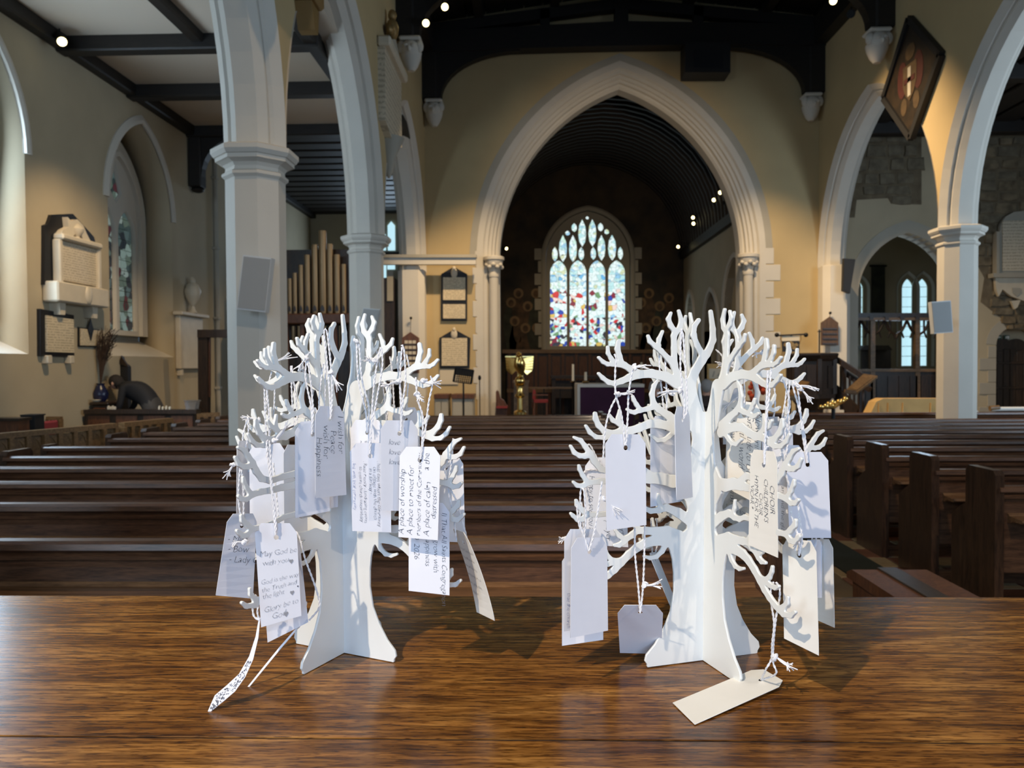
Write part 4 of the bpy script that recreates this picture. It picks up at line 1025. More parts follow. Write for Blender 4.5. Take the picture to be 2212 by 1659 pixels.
stall('mid brown oak stall front with pierced panels, nearest at the left edge', gnd(-60,941,.95), gnd(247,914,.95), .95, .95, 9)
stall('mid brown oak stall front with pierced panels ending at the carved post', gnd(262,913,.95), gnd(368,903,.95), .95, .95, 6)
stall('short oak stall front farthest back, beside the nearest left pillar', gnd(412,893,.95), gnd(474,891,.95), .95, .95, 4)
# dark cabinet / desk with flowers, man, boxes
db = thing('dark_bench', 'long dark wooden bench behind the oak stall fronts on the left', 'bench', atY(300,900,10.75))
slab('back', rect(182,420,893,9999), 10.75, .07, M['oakdark'], db)
slab('top_rail', rect(180,424,885,894), 10.70, .16, M['oakdark'], db)
for x in (190, 250, 310, 370): slab('panel', rect(x, x+46, 898, 925), 10.735, .03, M['oakred'], db)
zc = atY(217, 868, 11.05).z
cb = thing('dark_cabinet', 'low dark cabinet against the left wall carrying the vase of twigs', 'cabinet', atY(217,885,11.05))
x0, x1 = atY(196,870,10.9).x, atY(231,870,10.9).x
obj('body', MB().cbox(x0, x1, 10.92, 11.24, 0, zc-.04, .01), M['oakdark'], cb)
obj('top', MB().cbox(x0-.02, x1+.02, 10.89, 11.27, zc-.04, zc, .01), M['oakdark'], cb)
obj('door', MB().cbox(x0+.03, x1-.03, 10.90, 10.93, .1, zc-.08, .008), M['oakred'], cb)
vs = thing('vase', 'dark blue vase of dry twigs standing on the dark cabinet', 'vase', atY(218,868,11.1))
c_ = atY(218, 868, 11.1); c_.z = zc+.002; s_ = 11.1/FPX
vz = [(9,0),(15,8),(16,18),(11,30),(7,36),(9,40)]
obj('pot', MB().lathe([(r*s_, c_.z+z*s_) for r,z in vz], (c_.x,c_.y,0), 18), M['vase'], vs, True)
tw = MB(); rr = random.Random(2)
for q in range(60):
    a = rr.uniform(-.10,.36); b = rr.uniform(-.15,.15); L = rr.uniform(80,128)*s_
    p0 = Vector((c_.x, c_.y, c_.z+36*s_)); p1 = p0 + Vector((a*.5,b*.5,1)).normalized()*L*.5; p2 = p1 + Vector((a*1.3,b,1)).normalized()*L*.5
    tw.tube([p0,p1,p2], [.008,.006,.003], 4)
    for _ in range(3):
        f = rr.uniform(.2,1); p = p1.lerp(p2, f); tw.tube([p, p+Vector((rr.uniform(-.04,.1),rr.uniform(-.05,.05),rr.uniform(.02,.12)))], .004, 3)
o = obj('twigs', tw, M['twig'], vs); o['kind'] = 'stuff'
bo = thing('stone_bowl', 'pale shallow dish lying beside the dark blue vase', 'dish', atY(212,867,10.95))
c_ = atY(208, 868, 10.95); c_.z = zc+.002; obj('dish', MB().lathe([(.03,c_.z),(.06,c_.z+.02),(.065,c_.z+.035),(.05,c_.z+.03)], (c_.x,c_.y,0), 16), M['marble'], bo, True)
lp = thing('throne', 'black carved high-backed seat with pointed top behind the bending man', 'chair', atY(264,800,11.78))
slab('back', [(254,9999),(276,9999),(276,790),(266,783),(262,770),(254,786)], 11.78, .08, M['black'], lp)
slab('crest', [(255,786),(277,792),(266,776),(262,768)], 11.76, .04, M['oakdark'], lp)
slab('post', rect(254,257,792,9999), 11.75, .1, M['black'], lp); slab('post', rect(272,276,792,9999), 11.75, .1, M['black'], lp)
ch = thing('wooden_chair', 'light wooden slat-back chair behind the left oak stall front', 'chair', atY(114,915,9.95))
for x in (100, 109, 117, 125): slab('slat', rect(x-2, x+2, 905, 960), 9.95, .03, M['oakmid'], ch)
slab('top_rail', rect(90,131,900,907), 9.93, .05, M['oakmid'], ch); slab('leg', rect(94,99,905,9999), 9.92, .06, M['oakmid'], ch); slab('leg', rect(127,131,905,9999), 9.92, .06, M['oakmid'], ch)
slab('seat', rect(94,131,952,957), 9.99, .3, M['oakmid'], ch)
cu_ = thing('red_cushion', 'dark red cushion beside the black box behind the left stall front', 'cushion', atY(85,925,9.4))
slab('cushion', [(77,942),(93,942),(93,915),(90,911),(78,912),(77,916)], 9.4, .3, M['red'], cu_)
ct = thing('cushion_stool', 'dark stool carrying the dark red cushion behind the left stall front', 'stool', atY(85,945,9.4))
zq = atY(85,942,9.4).z; xa, xb = atY(76,942,9.4).x, atY(94,942,9.4).x
obj('top', MB().cbox(xa, xb, 9.38, 9.72, zq-.05, zq-.002, .008), M['oakdark'], ct)
for x in (xa, xb-.04):
    for y in (9.39, 9.67): obj('leg', MB().box(x, x+.04, y, y+.04, 0, zq-.05), M['oakdark'], ct)
bb = thing('black_box', 'black upright box behind the left oak stall front', 'box', (atY(58,920,9.1).x,9.1,0)); slab('body', rect(44,75,898,9999), 9.1, .18, M['black'], bb); slab('lid', rect(43,76,896,899), 9.09, .2, M['black'], bb)
rb = thing('dark_desk', 'dark reddish desk end at the left edge beside the black box', 'desk', (atY(15,930,8.75).x,8.75,0)); slab('front', rect(-24,39,910,9999), 8.75, .2, M['oakred'], rb); slab('top', rect(-26,40,904,910), 8.73, .24, M['oakdark'], rb)
pb = thing('plastic_box', 'clear plastic box on the dark bench left of the nearest pillar', 'box', atY(411,880,10.73))
slab('body', [(401,884.6),(421,884.6),(424,867),(398,867)], 10.72, .12, M['clear'], pb); slab('rim', rect(397,425,864.5,867.5), 10.71, .14, M['clear'], pb)
oc = thing('orange_cloth', 'orange-red folded cloth on a pew beside the nearest left pillar', 'cloth', atY(486,917,10.5))
slab('fold', [(475,916.5),(494,916.5),(494,913),(490,912),(480,913),(474,916)], 10.43, .06, M['orange'], oc)
for i,(x0,x1) in enumerate(((232,250),(342,372))):
    g = thing('small_cards', 'small pale ornaments in a row on the dark bench, %s group' % ('left' if i == 0 else 'right'), 'ornament', atY((x0+x1)/2,884,10.72))
    for q in range(4):
        a = x0+(x1-x0)*q/4; slab('ornament', [(a,884.6),(a+3,884.6),(a+3.5,880),(a+1.5,876+q%2*2),(a-.5,880)], 10.71, .03, M['linen'], g)

# ================================================================== CHANCEL END
rd = thing('altar_panelling', 'dark oak panelling across the chancel end under the painted wall', 'panelling', atY(1280,800,25.6))
slab('backboard', rect(1095,1465,760,9999), 25.7, .1, M['oakdark'], rd)
slab('cornice', rect(1085,1478,755,763), 25.55, .3, M['oakmid'], rd)
for q in range(13):
    x = 1100+q*29; slab('stile', rect(x-3, x+3, 763, 900), 25.62, .08, M['oakred'], rd)
    if q < 12: slab('panel', rect(x+6, x+23, 770, 838), 25.66, .05, M['oakred'], rd)
slab('mid_rail', rect(1095,1465,840,848), 25.6, .1, M['oakmid'], rd)
at = thing('altar', 'dark carved altar table far back below the stained glass window', 'altar', atY(1290,845,24.2))
slab('top', rect(1190,1392,812,818), 23.9, .9, M['oakdark'], at)
for x in (1196,1240,1290,1340,1384): slab('leg', rect(x-4,x+4,818,9999), 24.0, .12, M['oakdark'], at)
slab('panel', rect(1200,1380,822,860), 24.3, .05, M['oakdark'], at)
rl = thing('communion_rail', 'thin rail across the chancel behind the brass eagle lectern', 'rail', atY(1200,840,20.5))
slab('rail', rect(1135,1245,836,840), 20.4, .1, M['oakmid'], rl)
for x in (1140,1175,1210,1242): slab('baluster', rect(x-1.5,x+1.5,840,9999), 20.43, .04, M['iron'], rl)
na = thing('nave_altar', 'altar draped in dark purple cloth with white linen top', 'altar', atY(1318,870,15.0))
slab('purple_frontal', rect(1253,1392,836,9999), 15.0, .9, M['purple'], na)
slab('linen_top', rect(1247,1392,829.5,836.5), 14.97, .96, M['white'], na)
slab('linen_drop', rect(1247,1253,836,9999), 14.98, .9, M['white'], na)
def candle(label, x0, x1, t, b, y, foot, zf0=None):
    c_ = atY((x0+x1)/2, t, y); zb_ = atY((x0+x1)/2, b, y).z; r = (x1-x0)/2*y/FPX
    cn_ = thing('candle', label, 'candle', (c_.x,y,zb_))
    obj('wax', MB().lathe([(r,zb_+.002),(r,c_.z),(r*.3,c_.z+.005)], (c_.x,y,0), 12), M['wax'], cn_, True)
    obj('wick', MB().tube([(c_.x,y,c_.z),(c_.x,y,c_.z+.03)], .004, 5), M['iron'], cn_)
    zf = 0.0 if zf0 is None else zf0
    st_ = thing('candle_stand', 'dark stand of the %s' % label.split(' the ')[0], 'candlestick', (c_.x,y,zf))
    obj('stem', MB().lathe([(r*2.2,zf),(r*2.2,zf+.03),(r*.7,zf+.06),(r*.6,zb_-.06),(r*1.6,zb_-.02),(r*1.6,zb_)], (c_.x,y,0), 12), M['iron'], st_, True)
    obj('drip_pan', MB().lathe([(r*2.2,zb_-.02),(r*2.4,zb_-.008)], (c_.x,y,0), 14), M['brass'], st_)
candle('tall ivory candle left of the purple altar', 1235, 1240.5, 787, 823, 16.4, 900)
candle('shorter ivory candle on the left end of the purple altar', 1262, 1268, 804, 823, 15.5, 829.5, atY(1265,829.5,14.97).z+.002)
candle('ivory candle behind the right end of the purple altar near the tree', 1383, 1388, 783, 803, 17.5, 900)
el = thing('eagle_lectern', 'polished brass eagle lectern on a golden ball before the chancel', 'lectern', atY(1123,890,13.4))
EY = 13.4; es = EY/FPX
c_ = atY(1123, 823, EY)
obj('ball', MB().ball(c_, 11*es, None, None, 20, 14), M['brass'], el, True)
zf = 0.0
obj('stem', MB().lathe([(.24,0),(.24,.06),(.14,.10),(.06,.16),(.05,c_.z-.62),(.11,c_.z-.58),(.11,c_.z-.54),(.05,c_.z-.50),(.045,c_.z-.30),(.09,c_.z-.26),(.05,c_.z-.2),(.06,c_.z-.09),(.10,c_.z-.06)], (c_.x,EY,0), 18), M['brass'], el, True)
bd = MB()
bp_ = lambda X, Y, dy=0: atY(1060+X/3.319, 420+Y/3.319, EY+dy)
bd.tube([bp_(222,1300), bp_(215,1262), bp_(208,1225,-.03), bp_(204,1190,-.06), bp_(202,1160,-.06), bp_(200,1142,-.12)], [.035,.075,.105,.085,.055,.02], 12)
obj('eagle_body', bd, M['brass'], el, True)
obj('eagle_head', MB().ball(bp_(203,1148,-.09), .05, .07, .05, 10, 8), M['brass'], el, True)
obj('beak', MB().tube([bp_(203,1148,-.14), bp_(196,1158,-.21)], [.022,.004], 8), M['brass'], el, True)
for s in (-1, 1):
    wv = [bp_(206+s*10,1180), bp_(206+s*100,1165,.12), bp_(206+s*92,1262,.12), bp_(206+s*55,1292,.06), bp_(206+s*14,1255)]
    mb = MB().add([v+Vector((0,-.015,0)) for v in wv] + [v+Vector((0,.015,0)) for v in wv], [(0,1,2,3,4),(9,8,7,6,5)] + [(i,(i+1)%5,5+(i+1)%5,5+i) for i in range(5)])
    wg = obj('wing', mb, M['brass'], el)
    for q in range(5):
        a = wv[1].lerp(wv[2], q/5); b = wv[0].lerp(wv[4], (q+.5)/5)
        obj('feather', MB().bar(a+Vector((0,-.02,0)), b+Vector((0,-.02,0)), .012, .03), M['brass'], wg)
    obj('leg', MB().tube([bp_(212+s*12,1262), bp_(212+s*14,1322)], .022, 8), M['brass'], el, True)
obj('book_rest', MB().bar(bp_(104,1163,.05), bp_(302,1163,.05), .10, .02), M['brass'], el)
wb = thing('wooden_pedestal', 'plain wooden pedestal box behind the brass eagle lectern', 'pedestal', atY(1125,870,14.0))
slab('body', rect(1110,1141,826,9999), 13.75, .3, M['oakmid'], wb); slab('top', rect(1108,1143,822,827), 13.72, .36, M['oakmid'], wb)
rc = thing('red_chair', 'dark wooden chair with dusky red seat between eagle lectern and purple altar', 'chair', atY(1165,880,17.0))
slab('seat_cushion', rect(1153,1184,864,870), 16.8, .42, M['red'], rc)
slab('backrest', [(1149,880),(1155,880),(1156,842),(1150,838)], 17.2, .06, M['oakred'], rc); slab('back_cushion', [(1150,862),(1157,862),(1157,844),(1152,842)], 17.15, .06, M['red'], rc)
for x, y in ((1154,16.8),(1181,16.8),(1152,17.2),(1182,17.2)): slab('leg', rect(x-1.5,x+1.5,869,9999), y, .04, M['oakred'], rc)
slab('arm_rail', rect(1152,1184,852,854.5), 16.9, .04, M['oakred'], rc)
cg = thing('carved_chair', 'dark reddish carved chair at the foot of the left chancel jamb', 'chair', atY(1080,870,16.0))
slab('side', [(1072,9999),(1094,9999),(1096,880),(1088,866),(1080,860),(1076,846),(1071,846)], 16.2, .3, M['oakred'], cg); slab('finial', [(1071,848),(1076,848),(1074,842)], 16.25, .08, M['oakred'], cg); slab('seat', rect(1072,1096,878,882), 16.1, .4, M['red'], cg)

# ================================================================== LEFT OF THE CHANCEL ARCH
ms = thing('music_stand', 'black music stand with pierced desk left of the chancel arch', 'music stand', atY(1001,890,12.4))
dk = [atY(*p, 12.4+q) for p, q in (((979,824),0),((1018,829),0),((1023,800),.1),((984,795),.1))]
fr = MB()
for i in range(4): fr.bar(dk[i], dk[(i+1)%4], .02, .02)
obj('desk_frame', fr, M['iron'], ms)
mid = (dk[0].lerp(dk[3], .5), dk[1].lerp(dk[2], .5))
obj('desk_plate', MB().add([mid[0],mid[1],dk[2],dk[3]], [(0,1,2,3)]), M['black'], ms)
for i in range(9): obj('bar', MB().bar(dk[0].lerp(dk[1],(i+.5)/9), dk[3].lerp(dk[2],(i+.5)/9), .008, .012), M['iron'], ms)
for i in range(3): obj('bar', MB().bar(dk[0].lerp(dk[3],.12+i*.14), dk[1].lerp(dk[2],.12+i*.14), .008, .012), M['iron'], ms)
p0 = atY(1001, 826, 12.43); obj('pole', MB().tube([p0, (p0.x,p0.y,.18)], .014, 8), M['iron'], ms)
for a in (0, 2.1, 4.2): obj('foot', MB().tube([(p0.x,p0.y,.2),(p0.x+.28*cos(a),p0.y+.28*sin(a),.01)], .012, 6), M['iron'], ms)
for i,(x0,x1) in enumerate(((938,968),(976,1022))):
    g = thing('cupboard', 'grey-green low cupboard with brown top, %s of two under the tablets' % ('left' if i == 0 else 'right'), 'cupboard', atY((x0+x1)/2,880,16.0), 'low cupboards under the wall tablets')
    slab('body', rect(x0,x1,861,9999), 15.9, .5, M['greystone'], g); slab('top', rect(x0-1,x1+1,852,861), 15.85, .6, M['oakred'], g)
    slab('door', rect(x0+2,(x0+x1)/2-1,864,920), 15.88, .03, M['greystone'], g); slab('door', rect((x0+x1)/2+1,x1-2,864,920), 15.88, .03, M['greystone'], g)
pc = thing('wall_notice', 'pale paper notice on the wall behind the music stand', 'notice', atY(968,815,16.69)); slab('paper', rect(950,988,799,830), 16.675, .01, M['linen'], pc); slab('shadow_board', rect(948,990,797,832), 16.686, .012, M['greystone'], pc)  # grey board behind the paper, slightly larger all round
mk_ = thing('microphone_stand', 'thin black microphone stand beside the left jamb of the chancel arch', 'microphone stand', atY(1036,880,14.5))
a = atY(1036,816,14.5); obj('pole', MB().tube([a,(a.x,a.y,.02)], .010, 6), M['iron'], mk_); obj('microphone', MB().ball(a, .03, .03, .05), M['iron'], mk_); obj('base', MB().lathe([(.14,0),(.14,.02),(.02,.04)], (a.x,a.y,0), 14), M['iron'], mk_)

# ================================================================== RIGHT OF THE CHANCEL ARCH
pu = thing('pulpit', 'dark carved oak pulpit right of the chancel arch', 'pulpit', atY(1760,830,13.9))
c0 = atY(1752, 830, 14.2); r = 50*14.2/FPX
zt2 = atY(1752, 764, 14.2).z; zb2 = atY(1752, 850, 14.2).z
obj('body', MB().lathe([(r*.92,zb2),(r*.92,zt2-.12)], (c0.x,14.2,0), 6, rot=pi/6), M['oakdark'], pu)
obj('cornice', MB().lathe([(r*.92,zt2-.14),(r*1.02,zt2-.10),(r*1.10,zt2-.03),(r*1.10,zt2),(r*1.0,zt2+.01)], (c0.x,14.2,0), 6, rot=pi/6), M['oakdark'], pu)
obj('foot', MB().lathe([(r*.98,zb2-.08),(r*.98,zb2),(r*.5,zb2-.3),(r*.4,0)], (c0.x,14.2,0), 6, rot=pi/6), M['oakdark'], pu)
for q in range(6):
    a = pi/6 + pi/3*q + pi/6; n_ = Vector((cos(a), sin(a), 0)); p = Vector((c0.x,14.2,0)) + n_*r*.80; tt = Vector((-n_.y, n_.x, 0))
    for s in (-1, 1): obj('panel', MB().bar(p+tt*s*r*.2+Vector((0,0,zb2+.10)), p+tt*s*r*.2+Vector((0,0,zt2-.22)), r*.30, .03, n_), M['oakdark'], pu)
    v = Vector((c0.x,14.2,0)) + Vector((cos(pi/6+pi/3*q), sin(pi/6+pi/3*q), 0))*r*.93
    obj('corner_post', MB().bar(v+Vector((0,0,zb2)), v+Vector((0,0,zt2-.1)), .07, .07), M['oakdark'], pu)
# stair: rails, newel, white wall panel
for a, b in (((1800,772),(1872,818)),((1818,800),(1880,842))):
    obj('hand_rail', MB().bar(atY(*a,14.1), atY(*b,13.6), .06, .09), M['oakdark'], pu)
obj('newel', MB().bar(atY(1821,790,14.0), atY(1821,885,14.0), .09, .09), M['oakdark'], pu)
for q in range(5):
    t_ = q/5; a = atY(1826+t_*48, 806+t_*32, 13.95-.06*q); obj('baluster', MB().bar(a, Vector((a.x,a.y,a.z-.75)), .03, .03), M['oakdark'], pu)
obj('stair_string', MB().bar(atY(1800,842,14.1), atY(1850,893,13.7), .06, .22), M['oakdark'], pu)
bnr = thing('processional_banner', 'small black banner with gold motif and fringe hanging right of the chancel arch', 'banner', atY(1710,742,15.6))
BY = 15.6
obj('cross_bar', MB().bar(atY(1678,725,BY), atY(1741,722,BY), .03, .03), M['iron'], bnr)
for x in (1678, 1741): obj('finial', MB().ball(atY(x,723.5,BY), .045), M['iron'], bnr, True)
for x in (1687, 1730): obj('hanging_cord', MB().tube([atY(x,724,BY), atY(x-1 if x<1700 else x,733,BY), atY(x+3 if x<1700 else x-3,742,BY)], .010, 6), M['gold'], bnr)
slab('upper_cloth', rect(1689,1727,726,737), BY, .012, M['linen'], bnr)
slab('cloth', [(1690,761),(1727,760),(1727,736),(1689,737)], BY-.012, .016, M['black'], bnr)
slab('fringe', [(1687,769),(1729,767),(1727,759),(1689,760)], BY-.016, .02, M['gold'], bnr)
for i, q in enumerate(((1697,745,5),(1704,751,6),(1709,744,7),(1716,752,5),(1720,745,4))):
    c_ = atY(q[0], q[1], BY); a = q[2]*BY/FPX; obj('motif', MB().py([(c_.x+a*cos(2*pi*k/7), c_.z+a*1.1*sin(2*pi*k/7)*(1-.4*(k%2))) for k in range(7)], BY-.018, BY-.011), M['gold'], bnr)
pole = atY(1741,722,BY); obj('stand_pole', MB().tube([atY(1709,723,BY+.05), (atY(1709,723,BY).x, BY+.05, .02)], .02, 8), M['iron'], bnr); obj('stand_foot', MB().lathe([(.2,0),(.2,.03),(.03,.06)], (atY(1709,723,BY).x,BY+.05,0), 12), M['iron'], bnr)
cr_ = thing('processional_cross', 'thin dark staff leaning by the right respond beside the hymn board', 'staff', atY(1770,760,15.9))
obj('staff', MB().tube([atY(1770,712,15.9), (atY(1769,880,15.9).x,15.9,.01)], .014, 6), M['iron'], cr_); obj('head', MB().bar(atY(1766,716,15.9), atY(1774,716,15.9), .02, .02), M['iron'], cr_)
# display boards with pictures
ds = thing('display_board', 'cream display board with pinned pictures behind the right tag tree', 'display board', atY(1570,830,14.6))
slab('board', rect(1528,1604,786,905), 14.6, .04, M['goldcloth'], ds)
for a in ((1532,1562,796,818),(1566,1600,792,820),(1532,1560,823,850),(1564,1600,824,862),(1534,1562,856,890)):
    slab('picture', rect(*a), 14.585, .01, M['linen'], ds)
    x0, x1, t_, b_ = a; slab('figure', [(x0+6,b_-4),(x0+10,t_+5),(x0+13,t_+6),(x0+9,b_-3)], 14.578, .008, M['greystone'], ds); slab('figure', [(x0+16,b_-5),(x0+22,t_+8),(x0+25,b_-6)], 14.578, .008, M['greystone'], ds)
for x in (1532, 1600): slab('leg', rect(x-2,x+2,905,9999), 14.62, .04, M['oakmid'], ds)
od = thing('orange_flowers', 'orange flowers behind the branches of the right tag tree', 'flowers', atY(1640,842,14.0))
fl_ = MB(); rr = random.Random(8)
for q in range(16): v = atY(rr.uniform(1618,1650), rr.uniform(828,862), 14.0+rr.uniform(-.1,.1)); fl_.ball(v, .05, .05, .05, 8, 6)
obj('blooms', fl_, M['orange'], od, True); obj('pot', MB().lathe([(.10,0.0),(.10,.7),(.16,.8),(.18,atY(1634,866,14).z)], (atY(1634,860,14).x,14.0,0), 14), M['oakred'], od)
def desk(label, pxs, y0, y1, m):
    p = [atY(pxs[0][0],pxs[0][1],y0), atY(pxs[1][0],pxs[1][1],y0), atY(pxs[2][0],pxs[2][1],y1), atY(pxs[3][0],pxs[3][1],y1)]
    t = thing('book_desk', label, 'lectern', (sum(v.x for v in p)/4, (y0+y1)/2, 0), 'sloping book desks')
    obj('slope', MB().add(p + [v+Vector((0,0,-.035)) for v in p], [(0,1,2,3),(7,6,5,4),(0,4,5,1),(1,5,6,2),(2,6,7,3),(3,7,4,0)]), m, t)
    obj('lip', MB().bar(p[0]+Vector((0,-.01,.01)), p[1]+Vector((0,-.01,.01)), .03, .05), m, t)
    c_ = sum((v for v in p), Vector())/4; obj('post', MB().tube([(c_.x,c_.y,c_.z-.03),(c_.x,c_.y,.03)], .03, 8), M['oakdark'], t); obj('foot', MB().lathe([(.22,0),(.22,.03),(.04,.06)], (c_.x,c_.y,0), 12), M['oakdark'], t)
    obj('open_book', MB().add([p[0].lerp(p[2],.12)+Vector((0,0,.012)), p[1].lerp(p[3],.12)+Vector((0,0,.012)), p[2].lerp(p[0],.12)+Vector((0,0,.012)), p[3].lerp(p[1],.12)+Vector((0,0,.012))], [(0,1,2,3)]), m, t)
desk('orange-brown sloping book desk in front of the pulpit stairs', ((1824,845),(1849,849),(1896,812),(1866,807)), 12.9, 13.12, M['oakmid'])
desk('orange-brown sloping book desk half hidden by the right tag tree', ((1696,858),(1718,861),(1749,825),(1726,821)), 12.95, 13.3, M['oakmid'])
bt = thing('brass_tray', 'shining gold pierced tray tilted below the pulpit', 'tray', atY(1800,872,12.0))
for i,(px,py) in enumerate(((1774,879),(1784,877),(1796,876),(1790,872),(1800,869),(1806,873),(1812,867),(1819,866),(1797,873),(1826,861))):
    obj('boss', MB().ball(atY(px,py,12.0+.02*i), .045, .045, .036, 10, 6), M['brass'], bt, True)
obj('rim', MB().tube([atY(1768,880,12.0), atY(1800,881,11.95), atY(1806,878,12.0), atY(1830,861,12.2)], .022, 8), M['brass'], bt, True)
obj('stand', MB().tube([atY(1800,880,12.05), (atY(1800,880,12.05).x,12.05,.02)], .03, 8), M['iron'], bt)
gt = thing('cloth_table', 'table under a gold cloth behind the right arcade pillar', 'table', atY(1985,880,13.24))
slab('cloth', [(1872,9999),(1880,895),(1893,868),(1908,861),(2060,861),(2078,866),(2098,884),(2110,893),(2112,9999)], 13.24, .3, M['goldcloth'], gt)
for x in (1898, 1918, 1950, 2010, 2075): slab('fold', [(x,930),(x+5,930),(x+3,880),(x+1,870)], 13.22, .03, M['goldcloth'], gt)
slab('runner', [(2060,862),(2064,858.5),(2082,864),(2100,880),(2116,890),(2112,893),(2096,884),(2078,867)], 13.2, .36, M['white'], gt)
bk_ = thing('white_book', 'white paper roll lying on the right pew back near the door', 'paper', atY(2180,885,12.3))
pa, pb_ = atY(2141,884,12.36), atY(2235,889,12.36); pa.z = pb_.z = .86+.045; obj('roll', MB().tube([pa, pb_], .035, 12), M['white'], bk_, True); obj('brown_end', MB().tube([pa+Vector((-.02,0,.01)), pa+Vector((.12,0,.02))], .042, 12), M['oakmid'], bk_, True)
# exit sign over the door
es_ = thing('exit_sign', 'small dark green emergency exit signs over the arched door', 'sign', atY(2167,728,17.24))
for x0, x1 in ((2151,2164),(2169,2181)):
    slab('plate', rect(x0,x1,724,733), 17.30, .02, mat('sign_green_%d' % x0, (.01,.06,.035), .5), es_)
slab('arrow', [(2153,728),(2157,725.5),(2157,727.3),(2162,727.3),(2162,729.3),(2157,729.3),(2157,731)], 17.29, .012, M['white'], es_)
slab('door_symbol', [(2176,732),(2180,732),(2180,725.5),(2176,725.5)], 17.29, .012, M['white'], es_)
slab('running_figure', [(2171,731.5),(2173,728.5),(2172,727),(2174,726),(2175.5,728),(2174.5,729.5),(2175,732),(2173.5,730.5)], 17.29, .012, M['white'], es_)
# monument by the door
rm = thing('wall_monument', 'grey marble monument with arched top on the exposed stone at the right edge', 'monument', atY(2195,540,16.9))
slab('back', [(2150,592),(2240,592),(2240,500),(2160,500),(2150,505)], 16.86, .1, M['greystone'], rm)
slab('arched_head', [(2160,505),(2162,484),(2172,468),(2190,458),(2215,455),(2240,460),(2240,505)], 16.87, .09, M['greystone'], rm)
slab('inscribed_slab', rect(2166,2240,476,585), 16.84, .03, M['slab'], rm)
slab('column', rect(2153,2159,500,590), 16.80, .08, M['greystone'], rm); slab('base', rect(2146,2240,590,599), 16.76, .2, M['greystone'], rm)
slab('apron', [(2150,599),(2240,599),(2240,660),(2185,640),(2166,625),(2158,640),(2152,625)], 16.86, .08, M['marble'], rm)
slab('shield', [(2186,622),(2204,622),(2206,632),(2196,640),(2187,632)], 16.84, .04, M['greystone'], rm)
slab('pendant', [(2184,650),(2205,648),(2198,664),(2192,668)], 16.86, .06, M['marble'], rm)
# wooden screen in the chapel arch
sc = thing('chapel_screen', 'dark oak screen with pierced tracery inside the right hand arch', 'screen', atY(1910,760,17.7))
SY = 17.75
slab('beam', rect(1826,2070,676,692), SY, .2, M['oakdark'], sc)
slab('beam_moulding', rect(1826,2070,686,692), SY-.05, .08, M['oakmid'], sc)
for i in range(7): slab('boss', rect(1846+i*33,1854+i*33,684,690), SY-.07, .04, M['oakdark'], sc)
for x in (1834, 1886, 1983, 2035): slab('post', rect(x-5,x+5,692,9999), SY, .12, M['oakmid'], sc)
def pxtube(pts, r, nm='tracery_rib'):
    obj(nm, MB().tube([atY(a,b,SY+.05) for a,b in pts], r, 6), M['oakdark'], sc)
for x0, x1 in ((1834,1886),(1886,1935),(1935,1983),(1983,2035)):
    c_ = (x0+x1)/2; w_ = (x1-x0)/2
    for s in (-1, 1):
        pxtube([(c_+s*w_,732),(c_+s*w_*.86,722),(c_+s*w_*.5,716),(c_+s*w_*.30,708),(c_,692)], .03)
        pxtube([(c_+s*w_*.5,716),(c_+s*w_*.38,724),(c_+s*w_*.30,730)], .02)
        pxtube([(c_+s*w_*.5,692),(c_+s*w_*.5,716)], .022, 'mullion')
slab('dado', rect(1840,2070,802,905), SY+.02, .08, M['oakdark'], sc)
for i in range(9): slab('dado_panel', rect(1846+i*24,1862+i*24,812,880), SY, .03, M['oakdark'], sc)
slab('dado_rail', rect(1838,2070,797,803), SY-.03, .14, M['oakmid'], sc)
ck = thing('tall_dark_seat', 'dark carved seat with canopy in the chapel behind the screen', 'seat', atY(1890,770,20.5))
slab('back', rect(1862,1925,752,9999), 20.6, .1, M['oakdark'], ck); slab('canopy', [(1858,756),(1928,756),(1920,746),(1868,746)], 20.3, .4, M['oakdark'], ck)
hg = thing('wall_hanging', 'dark hanging on the chapel wall behind the screen', 'hanging', atY(1900,620,21.5)); slab('cloth', rect(1884,1912,575,690), 21.52, .05, M['mural3'], hg); slab('rod', rect(1880,1916,572,576), 21.5, .06, M['iron'], hg)
# ================================================================== THE TWO TAG TREES
T2O = atZ(1519, 1426, ZT); T1O = atZ(743, 1410, ZT)
D2 = Vector((cos(radians(19.3)), sin(radians(19.3)), 0))          # sheet through the left and the far right foot
fl1 = atZ(650, 1455, ZT) - T1O; rf1 = atZ(868, 1430, ZT) - T1O
a1 = atan2(rf1.y, rf1.x); a1b = atan2(fl1.y, fl1.x) + pi/2         # both measured on the right front foot
A1 = (a1 + a1b)/2
LEAN = 14.5/547

